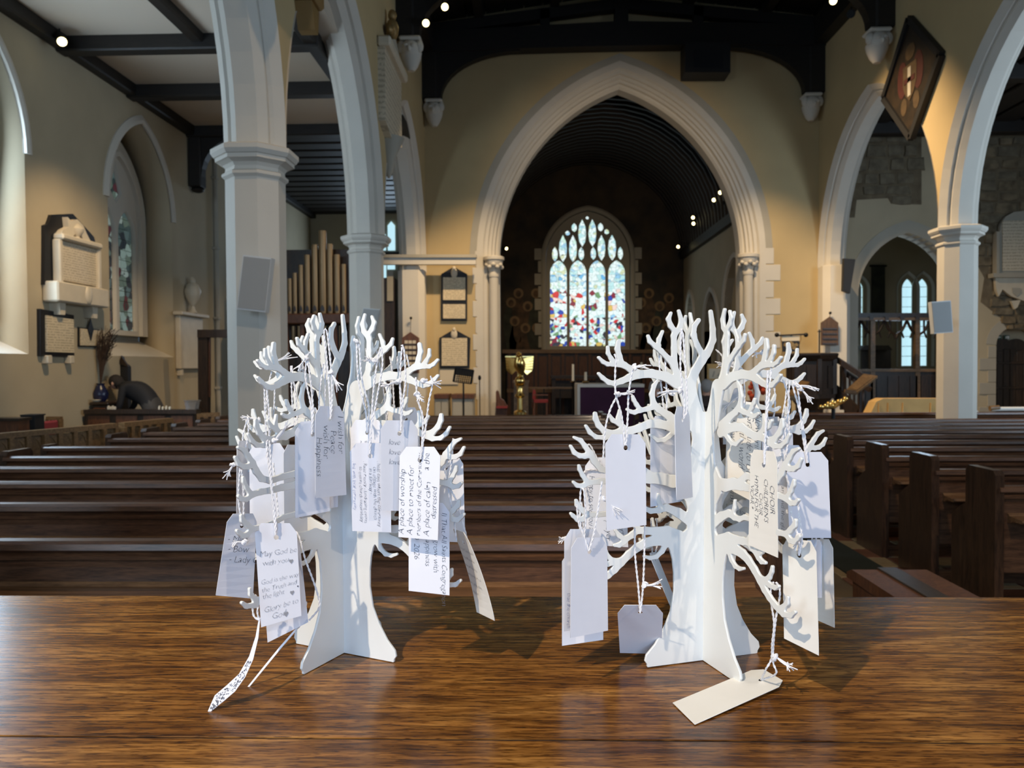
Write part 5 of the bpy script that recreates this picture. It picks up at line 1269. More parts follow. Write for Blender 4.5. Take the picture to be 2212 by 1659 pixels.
def on_sheet(px, py):
    """pixel of the left tree half -> (distance from trunk axis, height) in metres"""
    px = px - LEAN*(1426-py)
    d = ray(px, py); N = Vector((-D2.y, D2.x, 0)); t = (T2O-CAM).dot(N)/d.dot(N); p = CAM + d*t
    return -(p-T2O).dot(D2), p.z - ZT
PXM = 1.0/FPX*T2O.y*1.0
C1 = (1220,660); C2 = (1200,880); C3 = (1200,1100)
STK = [
 (C1,[(1850,1600,24),(1780,1320,19.5),(1742,1150,21)]),
 (C1,[(1680,1120,12),(1610,980,8.5),(1570,850,7),(1572,600,6),(1572,430,6),(1590,370,5.5)]),
 (C1,[(1590,370,5.5),(1530,290,5.5),(1500,200,4.6),(1535,115,3.2)]),
 (C1,[(1590,400,5.5),(1655,320,5.5),(1680,220,5),(1645,85,3.4)]),
 (C1,[(1570,830,8),(1490,745,6),(1390,640,5.5),(1320,580,5.5),(1240,510,4.5),(1215,435,3.4)]),
 (C1,[(1350,590,4.6),(1365,480,4.4),(1415,370,3.2)]),
 (C1,[(1600,1080,12),(1450,990,10),(1250,950,9),(1080,965,8.5),(950,1010,7.5),(840,1060,6),(740,1095,5.4),(660,1080,5),(580,1020,4.2),(525,960,3.2)]),
 (C1,[(1060,950,8),(960,890,6.5),(880,840,6.5),(800,830,5.4),(720,830,4.4),(650,830,4.2),(590,800,3.8),(530,740,3.2)]),
 (C1,[(840,820,6.5),(815,720,5.6),(790,620,5.4),(805,520,4.8)]),
 (C1,[(760,820,4.8),(700,750,4.2),(660,680,3.8),(657,595,3.4)]),
 (C1,[(1640,1640,9.5),(1480,1530,8.5),(1340,1440,7.2),(1275,1360,6),(1255,1240,5.2),(1285,1120,4.2),(1325,1060,3.2)]),
 (C1,[(1300,1400,6.2),(1190,1440,5),(1090,1460,4.8),(1010,1490,4.3),(960,1480,3.8),(910,1450,3)]),
 (C1,[(1090,1450,4.8),(1040,1380,4.2),(1005,1320,3.8),(990,1270,3.2)]),
 (C2,[(1780,330,11),(1620,270,9.5),(1480,240,9),(1340,240,8.5),(1200,300,8),(1080,340,8),(960,340,7.2),(850,380,6.4),(720,350,6),(640,270,5.6),(600,180,5.4),(595,110,4.4)]),
 (C2,[(820,400,5.8),(720,440,4.8),(600,430,4.4),(520,370,4.2),(465,280,3.2)]),
 (C2,[(1000,300,5.4),(920,240,4.8),(840,200,4.4),(790,125,3.2)]),
 (C2,[(930,240,4.3),(915,160,4.2),(935,60,3.2)]),
 (C2,[(1690,330,6.5),(1610,410,4.4),(1540,460,4.3),(1450,465,4),(1350,395,3)]),
 (C2,[(1870,1020,13),(1650,1030,13),(1480,990,12),(1330,990,11),(1220,1010,7.5),(1000,1020,6.5),(800,1040,5.8),(640,1040,5.8),(500,1060,5.4),(400,1110,4.8),(330,1100,4.2),(280,1055,3.2)]),
 (C2,[(470,1050,5.2),(410,960,4.3),(370,880,3.8),(362,830,3.2)]),
 (C2,[(1350,960,9),(1230,860,6.5),(1000,880,6.2),(800,910,6.2),(660,870,6),(570,760,6.4),(520,660,6.4),(450,560,5),(390,480,4.4),(300,440,3)]),
 (C2,[(510,680,5.4),(440,695,5.2),(370,690,4.8),(300,650,4.3),(250,560,3.2)]),
 (C2,[(1870,1560,12),(1720,1460,10),(1560,1390,7.5),(1450,1430,6),(1340,1440,5.4),(1240,1400,5),(1000,1420,5),(800,1480,5.2),(600,1500,5.2),(470,1500,5.2),(400,1560,5.2),(330,1570,4.8),(270,1520,3.8),(240,1490,3.2)]),
 (C2,[(1490,1400,5.4),(1455,1310,3.8),(1450,1210,3)]),
 (C2,[(460,1490,5.2),(400,1440,5.2),(330,1370,4.8),(315,1310,3.6)]),
 (C3,[(1720,380,13),(1560,310,10.5),(1400,315,8.5),(1260,310,8),(1160,300,6.4),(1080,370,6.4),(1000,420,5.8),(960,470,5.2),(900,510,4.8),(830,515,3.2)]),
 (C3,[(980,440,5.2),(900,380,4.8),(850,310,3.2)]),
 (C3,[(1180,310,6.2),(1130,240,5.2),(1060,200,4.2),(1000,130,3.2)]),
 (C3,[(1740,440,15),(1560,430,13),(1400,440,11),(1260,480,9.5),(1150,540,8.5),(1030,640,8),(920,750,8),(830,850,7),(740,930,6.4),(620,1010,6.2),(480,1080,5.4),(350,1070,4.3),(280,1010,3.2)]),
 (C3,[(560,1040,6.2),(480,1000,5.2),(420,930,4.3),(410,860,3.2)]),
 (C3,[(940,730,6.2),(820,735,5.8),(750,680,4.3),(710,600,3.5),(700,540,3)]),
 (C3,[(840,745,5.4),(740,775,4.8),(640,790,4.2),(580,760,3.2)]),
 (C3,[(1550,470,7.5),(1490,590,4.8),(1410,665,4.3),(1320,685,3.9),(1240,665,3)]),
]
SLIMB = [
 (C1,[(1790,1090,12),(1850,920,10),(1950,760,10),(2020,670,8.5),(2075,580,6.5)]),
 (C1,[(1960,680,7.2),(1890,560,6.2),(1840,420,5.8),(1855,290,5.3),(1915,210,4.7)]),
 (C1,[(2050,620,7.4),(2110,480,7),(2110,330,6),(2085,90,4.4)]),
]
YFORK = [
 (C1,[(1800,1110,11),(1770,950,6.4),(1750,750,6),(1748,600,5.4)]),
 (C1,[(1748,600,5.4),(1705,530,4.3),(1660,475,3.2)]),
 (C1,[(1750,620,5.4),(1778,500,4.8),(1758,380,3.6)]),
]
TRUNK = [(1397,1437),(1392,1430),(1395,1417),(1414,1394),(1434,1359),(1449,1323),(1457,1278),(1457.5,1240),(1455,1210),(1450,1190),(1444,1178),(1452,1166),(1478,1152),(1488,1143),(1487,1118),(1490,1100),(1486,1085),(1470,1060),(1474,1030),(1496,1000),(1503,950),(1497,905),(1487,879)]
def half(strokes):
    out = []
    for (ox_, oy_), pts in strokes:
        q = [(*on_sheet(ox_+X/6.38, oy_+Y/6.38), r*PXM) for X, Y, r in pts]
        out.append(q)
    return out
_tr = [on_sheet(*p) for p in TRUNK]; tz = np.array([max(p[1], 0) for p in _tr]); ts = np.array([p[0] for p in _tr])
o_ = np.argsort(tz); tz = tz[o_]; ts = ts[o_]
ZU = on_sheet(1534, 884)[1]
H0, HS, HY = half(STK), half(SLIMB), half(YFORK)

def sheet_mesh(left, right, thick):
    """silhouette = smooth union of tapered strokes and the trunk; traced, filled and extruded"""
    g = .00085; S = np.arange(-.235, .2351, g); Z = np.arange(-.006, .56, g)
    SS, ZZ = np.meshgrid(S, Z, indexing='ij')
    edge = np.interp(ZZ, tz, ts); zu = ZU - .004 + np.clip((np.abs(SS)-.009)/.010, 0, 1.6)**2*.012
    f = np.maximum(np.maximum((np.abs(SS)-edge)*.9, ZZ-zu), -ZZ)
    k = .0022
    def seg(a, b, sg):
        nonlocal f
        ax, az, ar = a[0]*sg, a[1], a[2]; bx, bz, br = b[0]*sg, b[1], b[2]
        m = max(ar, br) + .012
        i0 = np.searchsorted(S, min(ax,bx)-m); i1 = np.searchsorted(S, max(ax,bx)+m); j0 = np.searchsorted(Z, min(az,bz)-m); j1 = np.searchsorted(Z, max(az,bz)+m)
        if i1 <= i0 or j1 <= j0: return
        X = SS[i0:i1,j0:j1]; Y = ZZ[i0:i1,j0:j1]; dx, dz = bx-ax, bz-az; L2 = dx*dx+dz*dz+1e-12
        t = np.clip(((X-ax)*dx+(Y-az)*dz)/L2, 0, 1); d = np.hypot(X-ax-t*dx, Y-az-t*dz) - (ar+t*(br-ar))
        F_ = f[i0:i1,j0:j1]; h = np.clip(.5+.5*(F_-d)/k, 0, 1)
        f[i0:i1,j0:j1] = np.where(np.abs(F_-d) < k, F_*(1-h)+d*h-k*h*(1-h), np.minimum(F_, d))
    for strokes, sg in ((left, -1), (right, 1)):
        for q in strokes:
            for a, b in zip(q[:-1], q[1:]): seg(a, b, sg)
    f = np.maximum(f, -ZZ)
    # trace the zero line
    ins = f < 0; nx, nz = f.shape
    c = ins[:-1,:-1]*1 + ins[1:,:-1]*2 + ins[1:,1:]*4 + ins[:-1,1:]*8
    nxt = {}
    def pt(e):
        i, j, d = e
        if d == 0: a, b = f[i,j], f[i+1,j]; t = a/(a-b); return (S[i]+g*t, Z[j])
        a, b = f[i,j], f[i,j+1]; t = a/(a-b); return (S[i], Z[j]+g*t)
    T = {1:[(3,0)],2:[(0,1)],3:[(3,1)],4:[(1,2)],5:[(3,2),(1,0)],6:[(0,2)],7:[(3,2)],8:[(2,3)],9:[(2,0)],10:[(0,3),(2,1)],11:[(2,1)],12:[(1,3)],13:[(1,0)],14:[(0,3)]}
    for i, j in zip(*np.nonzero((c > 0) & (c < 15))):
        E = [(i,j,0),(i+1,j,1),(i,j+1,0),(i,j,1)]
        for a, b in T[int(c[i,j])]: nxt[E[a]] = E[b]
    loops = []; seen = set()
    for s in list(nxt):
        if s in seen: continue
        L = [];  e = s
        while e not in seen and e in nxt: seen.add(e); L.append(pt(e)); e = nxt[e]
        if len(L) > 14: loops.append(L[::2])
    return fill2d(None, loops, thick, .0005)
THK = .0042
MP = sheet_mesh(H0+HS, H0+HY, THK); fix(MP)
MQ = sheet_mesh(H0, H0+HY, THK); fix(MQ)
def tag_tree(label, org, angP, lean):
    t = thing('tag_tree', label, 'tree stand', org, 'white plywood tag trees')
    for me, ang in ((MP, angP), (MQ, angP + pi/2)):
        o = mk('plywood_sheet', me.copy(), M['treew'], t)
        R_ = Matrix.Rotation(lean, 4, Vector((0,1,0))) @ Matrix.Rotation(ang, 4, 'Z') @ Matrix.Rotation(pi/2, 4, 'X')
        o.matrix_local = Matrix.Translation((0,0,.0006)) @ R_
    return t
tag_tree('white plywood tag tree standing on the left of the oak table', T1O, A1 + pi/2 + 0.0, 0.0)
tag_tree('white plywood tag tree standing on the right of the oak table', T2O, radians(19.3), radians(0.6))

# ================================================================== STRING AND TAGS
def smooth(pts, n):
    pts = [Vector(p) for p in pts]; out = []
    P_ = [pts[0]*2-pts[1]] + pts + [pts[-1]*2-pts[-2]]
    for i in range(1, len(P_)-2):
        a, b, c, d = P_[i-1:i+3]
        m = max(2, int((c-b).length/n))
        for q in range(m):
            t = q/m; out.append(.5*((2*b) + (c-a)*t + (2*a-5*b+4*c-d)*t*t + (3*b-a-3*c+d)*t**3))
    out.append(pts[-1]); return out
def ply(mb, pts, r=.00130, ph=0.0):
    """two-ply twisted cotton along a smooth path"""
    sp = smooth(pts, .0022); k = len(sp); s = 0
    A = []; B = []
    for i, p in enumerate(sp):
        t = (sp[min(i+1,k-1)]-sp[max(i-1,0)]).normalized(); u = t.orthogonal().normalized()
        ref = Vector((0,-1,0)); u = (ref - t*ref.dot(t)); u = u.normalized() if u.length > .1 else t.orthogonal().normalized(); v = t.cross(u)
        if i: s += (p-sp[i-1]).length
        a = s/.0135*2*pi + ph; o = (u*cos(a)+v*sin(a))*r*.48; A.append(p+o); B.append(p-o)
    mb.tube(A, r*.70, 5); mb.tube(B, r*.70, 5); return mb
def tail(mb, a, b, rng, n=8, spread=.006):
    a = Vector(a); b = Vector(b); L = (b-a).length
    mid = a.lerp(b, .55)
    for q in range(n):
        j = lambda s: Vector((rng.uniform(-s,s), rng.uniform(-s,s), rng.uniform(-s,s)))
        e_ = b + j(spread) + (b-a)*rng.uniform(-.12,.08)
        mb.tube(smooth([a, mid + j(spread*.25), e_], .006), [.0007]*0 or .00075, 4)
    return mb
def knot(mb, c, rng, r=.0034):
    c = Vector(c)
    ax = Vector((rng.uniform(-1,1), rng.uniform(-1,1), rng.uniform(-1,1))).normalized(); u = ax.orthogonal().normalized(); v = ax.cross(u)
    for q in range(2):
        mb.tube([c + (u*cos(a)+v*sin(a))*r*.62 + ax*(r*.35*(q*2-1) + .0006*a) for a in [2*pi*i/10 for i in range(11)]], r*.52, 5)
        ax, u, v = u, v, ax
    mb.ball(c, r*.8, None, None, 8, 6); return mb
WT = .058
GT = 'white paper tags hanging on the trees'
TN = [0]
def mktag(label, TL, TR, BR, BL, d, sg, hang, hole=None, strands=None, knots=(), text=(), m='card', tilt=0.0, curl=0.0, z_bottom=None, cu=.16, cv=.10, nostring=False):
    TN[0] += 1; rng = random.Random(100+TN[0])
    w_ = math.hypot(TR[0]-TL[0], 0)*d/FPX
    dl = sqrt(max(WT*WT - w_*w_, 0)); yl, yr = d - sg*dl/2, d + sg*dl/2
    p00, p10 = atY(*TL, yl), atY(*TR, yr); p01, p11 = atY(*BL, yl+tilt), atY(*BR, yr+tilt)
    nr = (p10-p00).cross(p01-p00).normalized()
    if nr.y > 0: nr = -nr                                      # towards the camera
    W_ = (p10-p00).length; L_ = ((p01-p00).length+(p11-p10).length)/2
    def at(u, v, off=0.0): return (p00*(1-u)+p10*u)*(1-v) + (p01*(1-u)+p11*u)*v + nr*(off + curl*4*(v*(1-v)))
    hv = .145; hr = .0032
    n = 10
    out = [(0, cv)] + [(cu*W_/W_, 0), (1-cu, 0), (1, cv)] + [(1, cv+(1-cv)*i/n) for i in range(1,n+1)] + [(1-i/4, 1) for i in range(1,5)] + [(0, 1-(1-cv)*i/n) for i in range(1,n)]
    hole_ = [(.5+hr/W_*cos(2*pi*i/14), hv+hr/L_*sin(2*pi*i/14)) for i in range(14)]
    me = fill2d([(a, 1-b) for a,b in out], [[(a, 1-b) for a,b in hole_]], .02)
    org = at(.5, hv)
    t = thing('paper_tag', label, 'tag', org, GT)
    xf_mesh(me, lambda a,b,c: tuple(at(a, 1-b, c/.02*.0007) - org)); fix(me)
    mk('card', me, M[m], t)
    H = at(.5, hv, .0012)
    if not nostring:
        mb = MB()
        if strands is None:
            g = atY(*hang, d); hb = at(.5, hv, -.002)
            s = rng.uniform(.002,.004)
            st_ = [[at(.5,hv,-.0012), at(.5,hv-.03,.0022)+Vector((0,0,.002)), H.lerp(g,.5)+Vector((s,-.002,0)), g+Vector((s*.7,-.004,-.002)), g+Vector((0,0,.003)), g+Vector((-s*.7,.004,-.002)), hb.lerp(g,.5)+Vector((-s,0,0)), at(.5,hv-.04,-.002), hb]]
        else:
            st_ = [[atY(p[0], p[1], d + (p[2] if len(p) > 2 else -.004)) for p in s] for s in strands]
        for i, s in enumerate(st_): ply(mb, s, ph=i*1.3+TN[0])
        s_ = obj('string', mb, M['cotton'], t, True)
        for kx, ky, tx, ty in knots:
            kb = MB(); kp = atY(kx, ky, d-.006); knot(kb, kp, rng); obj('knot', kb, M['cotton'], t, True)
            if tx is not None:
                tb_ = MB(); tail(tb_, kp, atY(tx, ty, d-.010), rng); o = obj('frayed_end', tb_, M['cotton'], t, True)
    for tx in text:
        body, mode, u0, v0, size, ink = tx[:6]; ls = tx[6] if len(tx) > 6 else 1.0
        tm = text_mesh(body, size, .18, -.022*size, 'LEFT', .92, ls)
        sl = tx[7] if len(tx) > 7 else 0.0
        rg = random.Random(len(body))
        def mp(a, b, c):
            a += .00035*sin(b*900+a*310); b += .0005*sin(a*420+rg.random()*0) + a*sl
            if mode == 'cw': return at(u0 + b/W_, v0 + a/L_, .0009)
            if mode == 'ccw': return at(u0 - b/W_, v0 - a/L_, .0009)
            return at(u0 + a/W_, v0 - b/L_, .0009)
        xf_mesh(tm, lambda a,b,c: tuple(mp(a,b,c) - org))
        mk('handwriting', tm, M[ink], t)
    return t, at
def heart(t, at, u, v, s, ink):
    pts = [(16*sin(a)**3, 13*cos(a)-5*cos(2*a)-2*cos(3*a)-cos(4*a)) for a in [2*pi*i/20 for i in range(20)]]
    me = MB().add([at(u+s*x/16, v-s*.55*y/16, .0010) for x,y in pts], [tuple(range(20))]); obj('drawn_heart', me, M[ink], t)

# ---- tags of the left tree
mktag('left tree: tag written I wish for Peace down its length, in front of the trunk', (681,877),(742,877),(748,1069),(681,1076), 1.02, 1, (697,715), knots=[(714,806,736,838)],
      text=[('I wish for',  'cw', .76,.10,.0150,'ink'),('Peace','cw',.50,.26,.0150,'ink'),('wish for','cw',.26,.20,.0150,'ink'),('Happiness','cw',.03,.33,.0140,'ink')], strands=[[(714,905),(713,870),(708,800),(700,720),(704,712)],[(714,905),(717,870),(716,806),(706,715),(700,716)]])
mktag('left tree: blank white tag left of and behind the Peace tag', (637,912),(712,906),(712,1104),(638,1119), 1.055, 1, (664,760), knots=[(662,772,640,800)], strands=[[(674,938),(676,880),(668,800),(662,765)],[(674,938),(672,880),(660,815),(664,768),(672,762)]])
mktag('left tree: blank tag peeping out behind the Peace tag at the lower right', (654,912),(728,906),(730,1095),(656,1107), 1.085, 1, (700,790))
mktag('left tree: tag with a question mark at the top, mostly covered by the list tag', (757,907),(829,907),(832,1095),(760,1096), 1.085, -1, (768,745), text=[('?  "','up',.26,.31,.013,'ink')], strands=[[(793,935),(790,890),(774,820),(770,740)],[(793,935),(797,880),(782,820),(775,742),(769,738)]], knots=[(771,738,None,None)])
mktag('left tree: tag with a small handwritten list running down, right of the trunk', (755,957),(843,957),(845,1150),(761,1147), 1.06, 1, (812,790),
      text=[('. get someone in','cw',.86,.22,.0058,'inkg'),('. hold days where the community','cw',.66,.20,.0074,'ink'),('can engage with the church','cw',.56,.26,.0074,'ink'),('in a fun way -','cw',.46,.28,.0074,'ink'),('. Raise money - fundraising events','cw',.32,.20,.0070,'ink'),('to ensure church sustainability','cw',.21,.26,.0070,'ink'),('. link with local community','cw',.05,.20,.0070,'inkb')],
      strands=[[(799,980),(802,930),(806,850),(815,780),(822,750)],[(799,980),(800,940),(816,850),(826,790),(824,752)]], knots=[(808,780,790,778)])
mktag('left tree: tag saying love three times, behind the place of worship tag', (822,908),(902,908),(904,1104),(823,1103), 1.045, 1, (866,748), text=[('love\nlove\nlove','up',.19,.27,.0112,'ink',1.2)],
      strands=[[(866,930),(866,880),(864,820),(868,750)],[(866,930),(870,870),(876,820),(872,752),(866,747)]], knots=[(862,822,826,836)])
mktag('left tree: tag reading A place of worship up its length, largest writing on the right', (864,965),(952,965),(946,1167),(861,1160), 1.015, -1, (903,810),
      text=[('A place of worship','ccw',.14,.97,.0128,'ink'),('A place to meet for','ccw',.36,.97,.0128,'ink'),('members of the Community','ccw',.56,.97,.0104,'ink'),('A place of calm','ccw',.78,.97,.0128,'ink'),('a the','ccw',.74,.26,.0128,'ink'),('distressed','ccw',.94,.78,.0115,'ink')],
      strands=[[(908,992),(912,950),(913,900),(902,862),(898,815)],[(908,992),(914,955),(920,920),(926,870),(934,830),(930,812)]], knots=[(899,852,908,862),(914,824,944,830)])
mktag('left tree: tag headed All Saints Congregation, lowest of the flat tags on the right', (883,1086),(971,1086),(971,1286),(883,1276), 1.04, -1, (930,985),
      text=[('I) That All Saints Congregation','cw',.82,.10,.0112,'ink'),('grow with','cw',.62,.40,.0118,'ink'),('happiness','cw',.42,.36,.0118,'ink'),('10  2026','cw',.14,.32,.0118,'ink')])
mktag('left tree: blank lavender tag farthest back on the right side', (927,983),(1000,983),(1005,1172),(930,1168), 1.13, -1, (985,940), strands=[[(963,1010),(972,990),(980,960),(981,948)],[(963,1010),(978,995),(976,965),(979,947)]])
mktag('left tree: curled tag with grey writing tilting out at the far right', (977,1142),(1004,1150),(1069,1341),(1030,1322), 1.07, -1, (1000,1100), m='card2', curl=-.004, cu=.10,
      text=[('For the Congregation\nto be able to share\nlove and kindness\nand to welcome all\nand grow in faith\ntogether','up',.04,.24,.0066,'ink',2.0,-.10)],
      strands=[[(986,1168),(980,1120),(965,1040),(962,1000),(983,985)],[(1010,1170),(1000,1130),(985,1080),(970,1045),(978,985)]], knots=[(972,1040,None,None)])
mktag('left tree: tag listing Lady C... at the far left edge', (493,1110),(556,1109),(546,1293),(466,1286), 1.07, 1, (520,1010), text=[('- Mim','up',.08,.34,.0140,'ink'),('- Bow','up',.13,.46,.0140,'ink'),('- Lady C','up',.20,.585,.0140,'ink')], knots=[(527,1172,498,1172)])
t_, a_ = mktag('left tree: tag beginning May God be with you, front left with hearts', (549,1130),(640,1130),(651,1330),(564,1355), .985, 1, (583,960),
      text=[('May God be','up',.06,.33,.0104,'inkg',1,.06),('with you.','up',.12,.42,.0104,'inkg',1,.06),('God is the way','up',.05,.60,.0088,'inkg',1,.08),('the Truth and','up',.06,.675,.0088,'inkg',1,.08),('the light','up',.07,.74,.0096,'inkg',1,.08),('Glory be to','up',.08,.875,.0104,'inkg',1,.08),('God','up',.26,.955,.0112,'inkg',1,.06)],
      strands=[[(595,1155),(592,1120),(585,1040),(576,965),(579,950)],[(595,1155),(596,1130),(587,1050),(584,975),(582,952)]], knots=[(592,953,625,916)])
for u, v, s in ((.82,.40,.05),(.80,.73,.05),(.62,.935,.055)): heart(t_, a_, u, v, s, 'inkg')
heart(t_, a_, .95, .675, .02, 'ink')
mktag('left tree: blank tag showing below and right of the May God tag', (560,1147),(645,1150),(666,1344),(578,1388), 1.03, 1, (600,990), strands=[[(603,1172),(640,1150),(660,1210),(682,1270),(690,1310),(668,1340)],[(603,1172),(600,1100),(590,1000)]])
mktag('left tree: pale tag hanging behind the long strings on the left', (538,957),(617,957),(620,1150),(540,1150), 1.17, 1, (578,840), strands=[[(578,985),(575,940),(572,880),(571,830)],[(578,985),(581,940),(580,880),(575,832)]], knots=[(582,784,632,768)])
mktag('left tree: shaded tag between the blank tag and the long strings', (612,960),(668,962),(668,1150),(614,1152), 1.14, 1, (640,860), strands=[[(640,990),(638,930),(632,880),(628,790)],[(640,990),(642,930),(640,870),(630,790)]])
mktag('left tree: narrow tag turned edgewise at the far left behind the hooks', (512,953),(542,950),(541,1120),(511,1116), 1.19, 1, (535,905), knots=[(505,1002,487,1030)])
mktag('left tree: tag turned away behind the top right branches', (806,881),(862,881),(866,1070),(810,1070), 1.22, -1, (832,760), m='card2', strands=[[(834,908),(830,860),(822,800),(812,752)],[(834,908),(842,860),(846,800),(842,770)]], knots=[(815,778,None,None)])
mktag('left tree: tag hidden behind the love tag, only its strings clear', (848,880),(905,880),(908,1060),(850,1060), 1.19, 1, (870,770), strands=[[(876,905),(868,860),(860,800),(858,770)],[(876,905),(880,850),(884,800),(878,765)],[(852,905),(850,850),(846,790)]])
mktag('left tree: tag hidden behind the list tag, hung from the top fork', (770,900),(815,900),(817,1070),(772,1070), 1.20, 1, (800,760), strands=[[(792,925),(788,850),(784,790),(778,752)],[(792,925),(796,850),(795,790),(790,752)]])
mktag('left tree: tag hidden behind the Peace tag, hung from the left fork', (640,880),(690,880),(692,1050),(642,1050), 1.19, -1, (668,790), strands=[[(664,905),(650,850),(655,800),(650,760)],[(664,905),(676,850),(690,790),(696,740)]], knots=[(648,800,632,830)])
mktag('left tree: tag hung from the far left hook, behind the other left tags', (545,960),(590,960),(592,1120),(548,1120), 1.20, -1, (600,800), strands=[[(572,985),(590,900),(594,830),(600,790)],[(572,985),(574,900),(578,840),(590,792)]], knots=[(560,905,528,902)])
# two tags of the left tree touching the table
def ribbon_tag(label, left, right, y_of, th, writing=None, knots=(), strands=None, d=1.0):
    L_ = [atY(a, b, y_of(b)) for a, b in left]; R_ = [atY(a, b, y_of(b)) for a, b in right]
    off = sum(L_ + R_, Vector())/(2*len(L_)); t = thing('paper_tag', label, 'tag', L_[0], GT)
    n = len(L_); nr = Vector((.3,-.4,.85)).normalized()*th
    vs = L_ + R_ + [p-nr for p in L_] + [p-nr for p in R_]; fs = []
    for i in range(n-1):
        fs += [(i,i+1,n+i+1,n+i), (2*n+i,3*n+i,3*n+i+1,2*n+i+1), (i,2*n+i,2*n+i+1,i+1), (n+i,n+i+1,3*n+i+1,3*n+i)]
    fs += [(0,n,3*n,2*n),(n-1,3*n-1,4*n-1,2*n-1)]
    obj('card', MB().add(vs, fs), M['card'], t, False)
    if strands:
        mb = MB()
        for s in strands: ply(mb, [atY(p[0],p[1],d) for p in s])
        obj('string', mb, M['cotton'], t, True)
    if writing:
        mb = MB(); rg = random.Random(4)
        for q in range(150):
            f = rg.uniform(.30,.90)*(n-1); i = int(f); f -= i; g = rg.uniform(.15,.85)
            p = (L_[i].lerp(L_[i+1],f)).lerp(R_[i].lerp(R_[i+1],f), g) + nr*.9/1.0
            dr_ = (L_[i+1]-L_[i]).normalized(); sd = (R_[i]-L_[i]).normalized()
            a = p; b = p + dr_*rg.uniform(.001,.003) + sd*rg.uniform(-.001,.001); c = b + sd*.0012
            mb.add([a, b, c], [(0,1,2)])
        o = obj('handwriting', mb, M['ink'], t); o['kind'] = 'stuff'
    return t
yt = lambda py: zt_y(py)
ribbon_tag('left tree: long curved tag bending down to the table at the lower left, tiny writing', [(559,1336),(552,1375),(538,1418),(516,1456),(490,1480),(464,1502),(455,1522),(447,1541)], [(562.5,1334),(558,1378),(547,1424),(530,1462),(508,1493),(486,1512),(466,1528),(449,1542)], lambda py: .985 + (yt(1542)-.985)*((py-1334)/208)**1.3, .0008, True, strands=[[(560,1340),(548,1330),(546,1305),(553,1285)],[(560,1340),(556,1320),(562,1290)]], d=.985)
ribbon_tag('left tree: tag seen edge-on as a thin line leaning on the table beside the foot', [(640,1356),(605,1396),(570,1439),(534,1484)], [(644,1357),(609,1398),(573,1442),(536,1487)], lambda py: 1.05 + (yt(1487)-1.05)*((py-1356)/131), .0012, strands=[[(642,1358),(660,1330),(650,1290)],[(642,1358),(655,1340),(662,1300)]], d=1.05)

# ---- tags of the right tree
mktag('right tree: large blank tag at the left front under the long branch', (1307,938),(1394,938),(1396,1134),(1310,1146), 1.0, 1, (1330,780), strands=[[(1350,962),(1343,900),(1330,850),(1329,800),(1331,775),(1327,765)],[(1352,962),(1356,900),(1358,850),(1366,800),(1370,786)],[(1336,850),(1318,885),(1307,930),(1303,990)]], knots=[(1336,850,1364,852),(1371,795,1394,788)])
mktag('right tree: shaded tag left of the trunk behind the narrow tag', (1405,898),(1470,899),(1477,1082),(1405,1095), 1.10, 1, (1440,800), strands=[[(1437,925),(1432,870),(1425,800),(1424,760)],[(1437,925),(1440,870),(1438,800),(1436,765)]], knots=[(1450,848,1428,850)])
mktag('right tree: narrow tag turned sideways against the trunk, crossed by shadows', (1457,878),(1488,878),(1496,1074),(1461,1081), 1.015, 1, (1475,745), strands=[[(1476,905),(1478,870),(1470,800),(1471,725),(1474,710)],[(1476,905),(1484,880),(1480,790),(1475,720),(1470,712)]], knots=[(1468,845,1430,846)])
mktag('right tree: lowest front blank tag at the far left', (1234,1162),(1311,1160),(1313,1362),(1232,1378), 1.0, 1, (1280,1060), strands=[[(1272,1190),(1282,1155),(1290,1110),(1300,1040)],[(1272,1190),(1262,1160),(1250,1130),(1246,1090)]], knots=[(1304,1078,1334,1105)])
mktag('right tree: tag just behind the lowest front blank tag, blue writing at its edge', (1219,1143),(1300,1143),(1301,1352),(1219,1364), 1.045, 1, (1258,1060), text=[('that the church','cw',.06,.62,.0085,'inkb')])
mktag('right tree: rearmost tag of the three at the far left, bottom edge showing below', (1214,1192),(1302,1190),(1303,1382),(1214,1395), 1.075, 1, (1255,1090), knots=[(1222,1162,1214,1170)])
mktag('right tree: pale written tag behind the large blank tag', (1264,988),(1350,988),(1357,1182),(1262,1176), 1.13, -1, (1275,930), text=[('Happy to see you all','cw',.10,.20,.0115,'ink'),('ours be','cw',.80,.70,.0125,'ink'),('in prayer','cw',.50,.62,.0125,'ink')], strands=[[(1305,1015),(1290,990),(1272,960),(1262,990)],[(1305,1015),(1262,1020),(1270,1080)]])
mktag('right tree: grey shaded tag standing on the table left of the foot', (1333,1307),(1433,1307),(1428,1412),(1339,1410), 1.03, 1, (1381,1170), tilt=.085, strands=[[(1383,1324),(1379,1270),(1372,1200),(1371,1140)],[(1383,1324),(1388,1280),(1391,1220),(1393,1135)]], knots=[(1391,1265,1424,1262)], cv=.16)
mktag('right tree: thin sideways tag seen behind the left edge of the trunk', (1401,1195),(1416,1192),(1456,1290),(1448,1310), 1.20, 1, (1405,1120), strands=[[(1410,1212),(1408,1170),(1406,1120)],[(1412,1212),(1420,1170),(1418,1120)]])
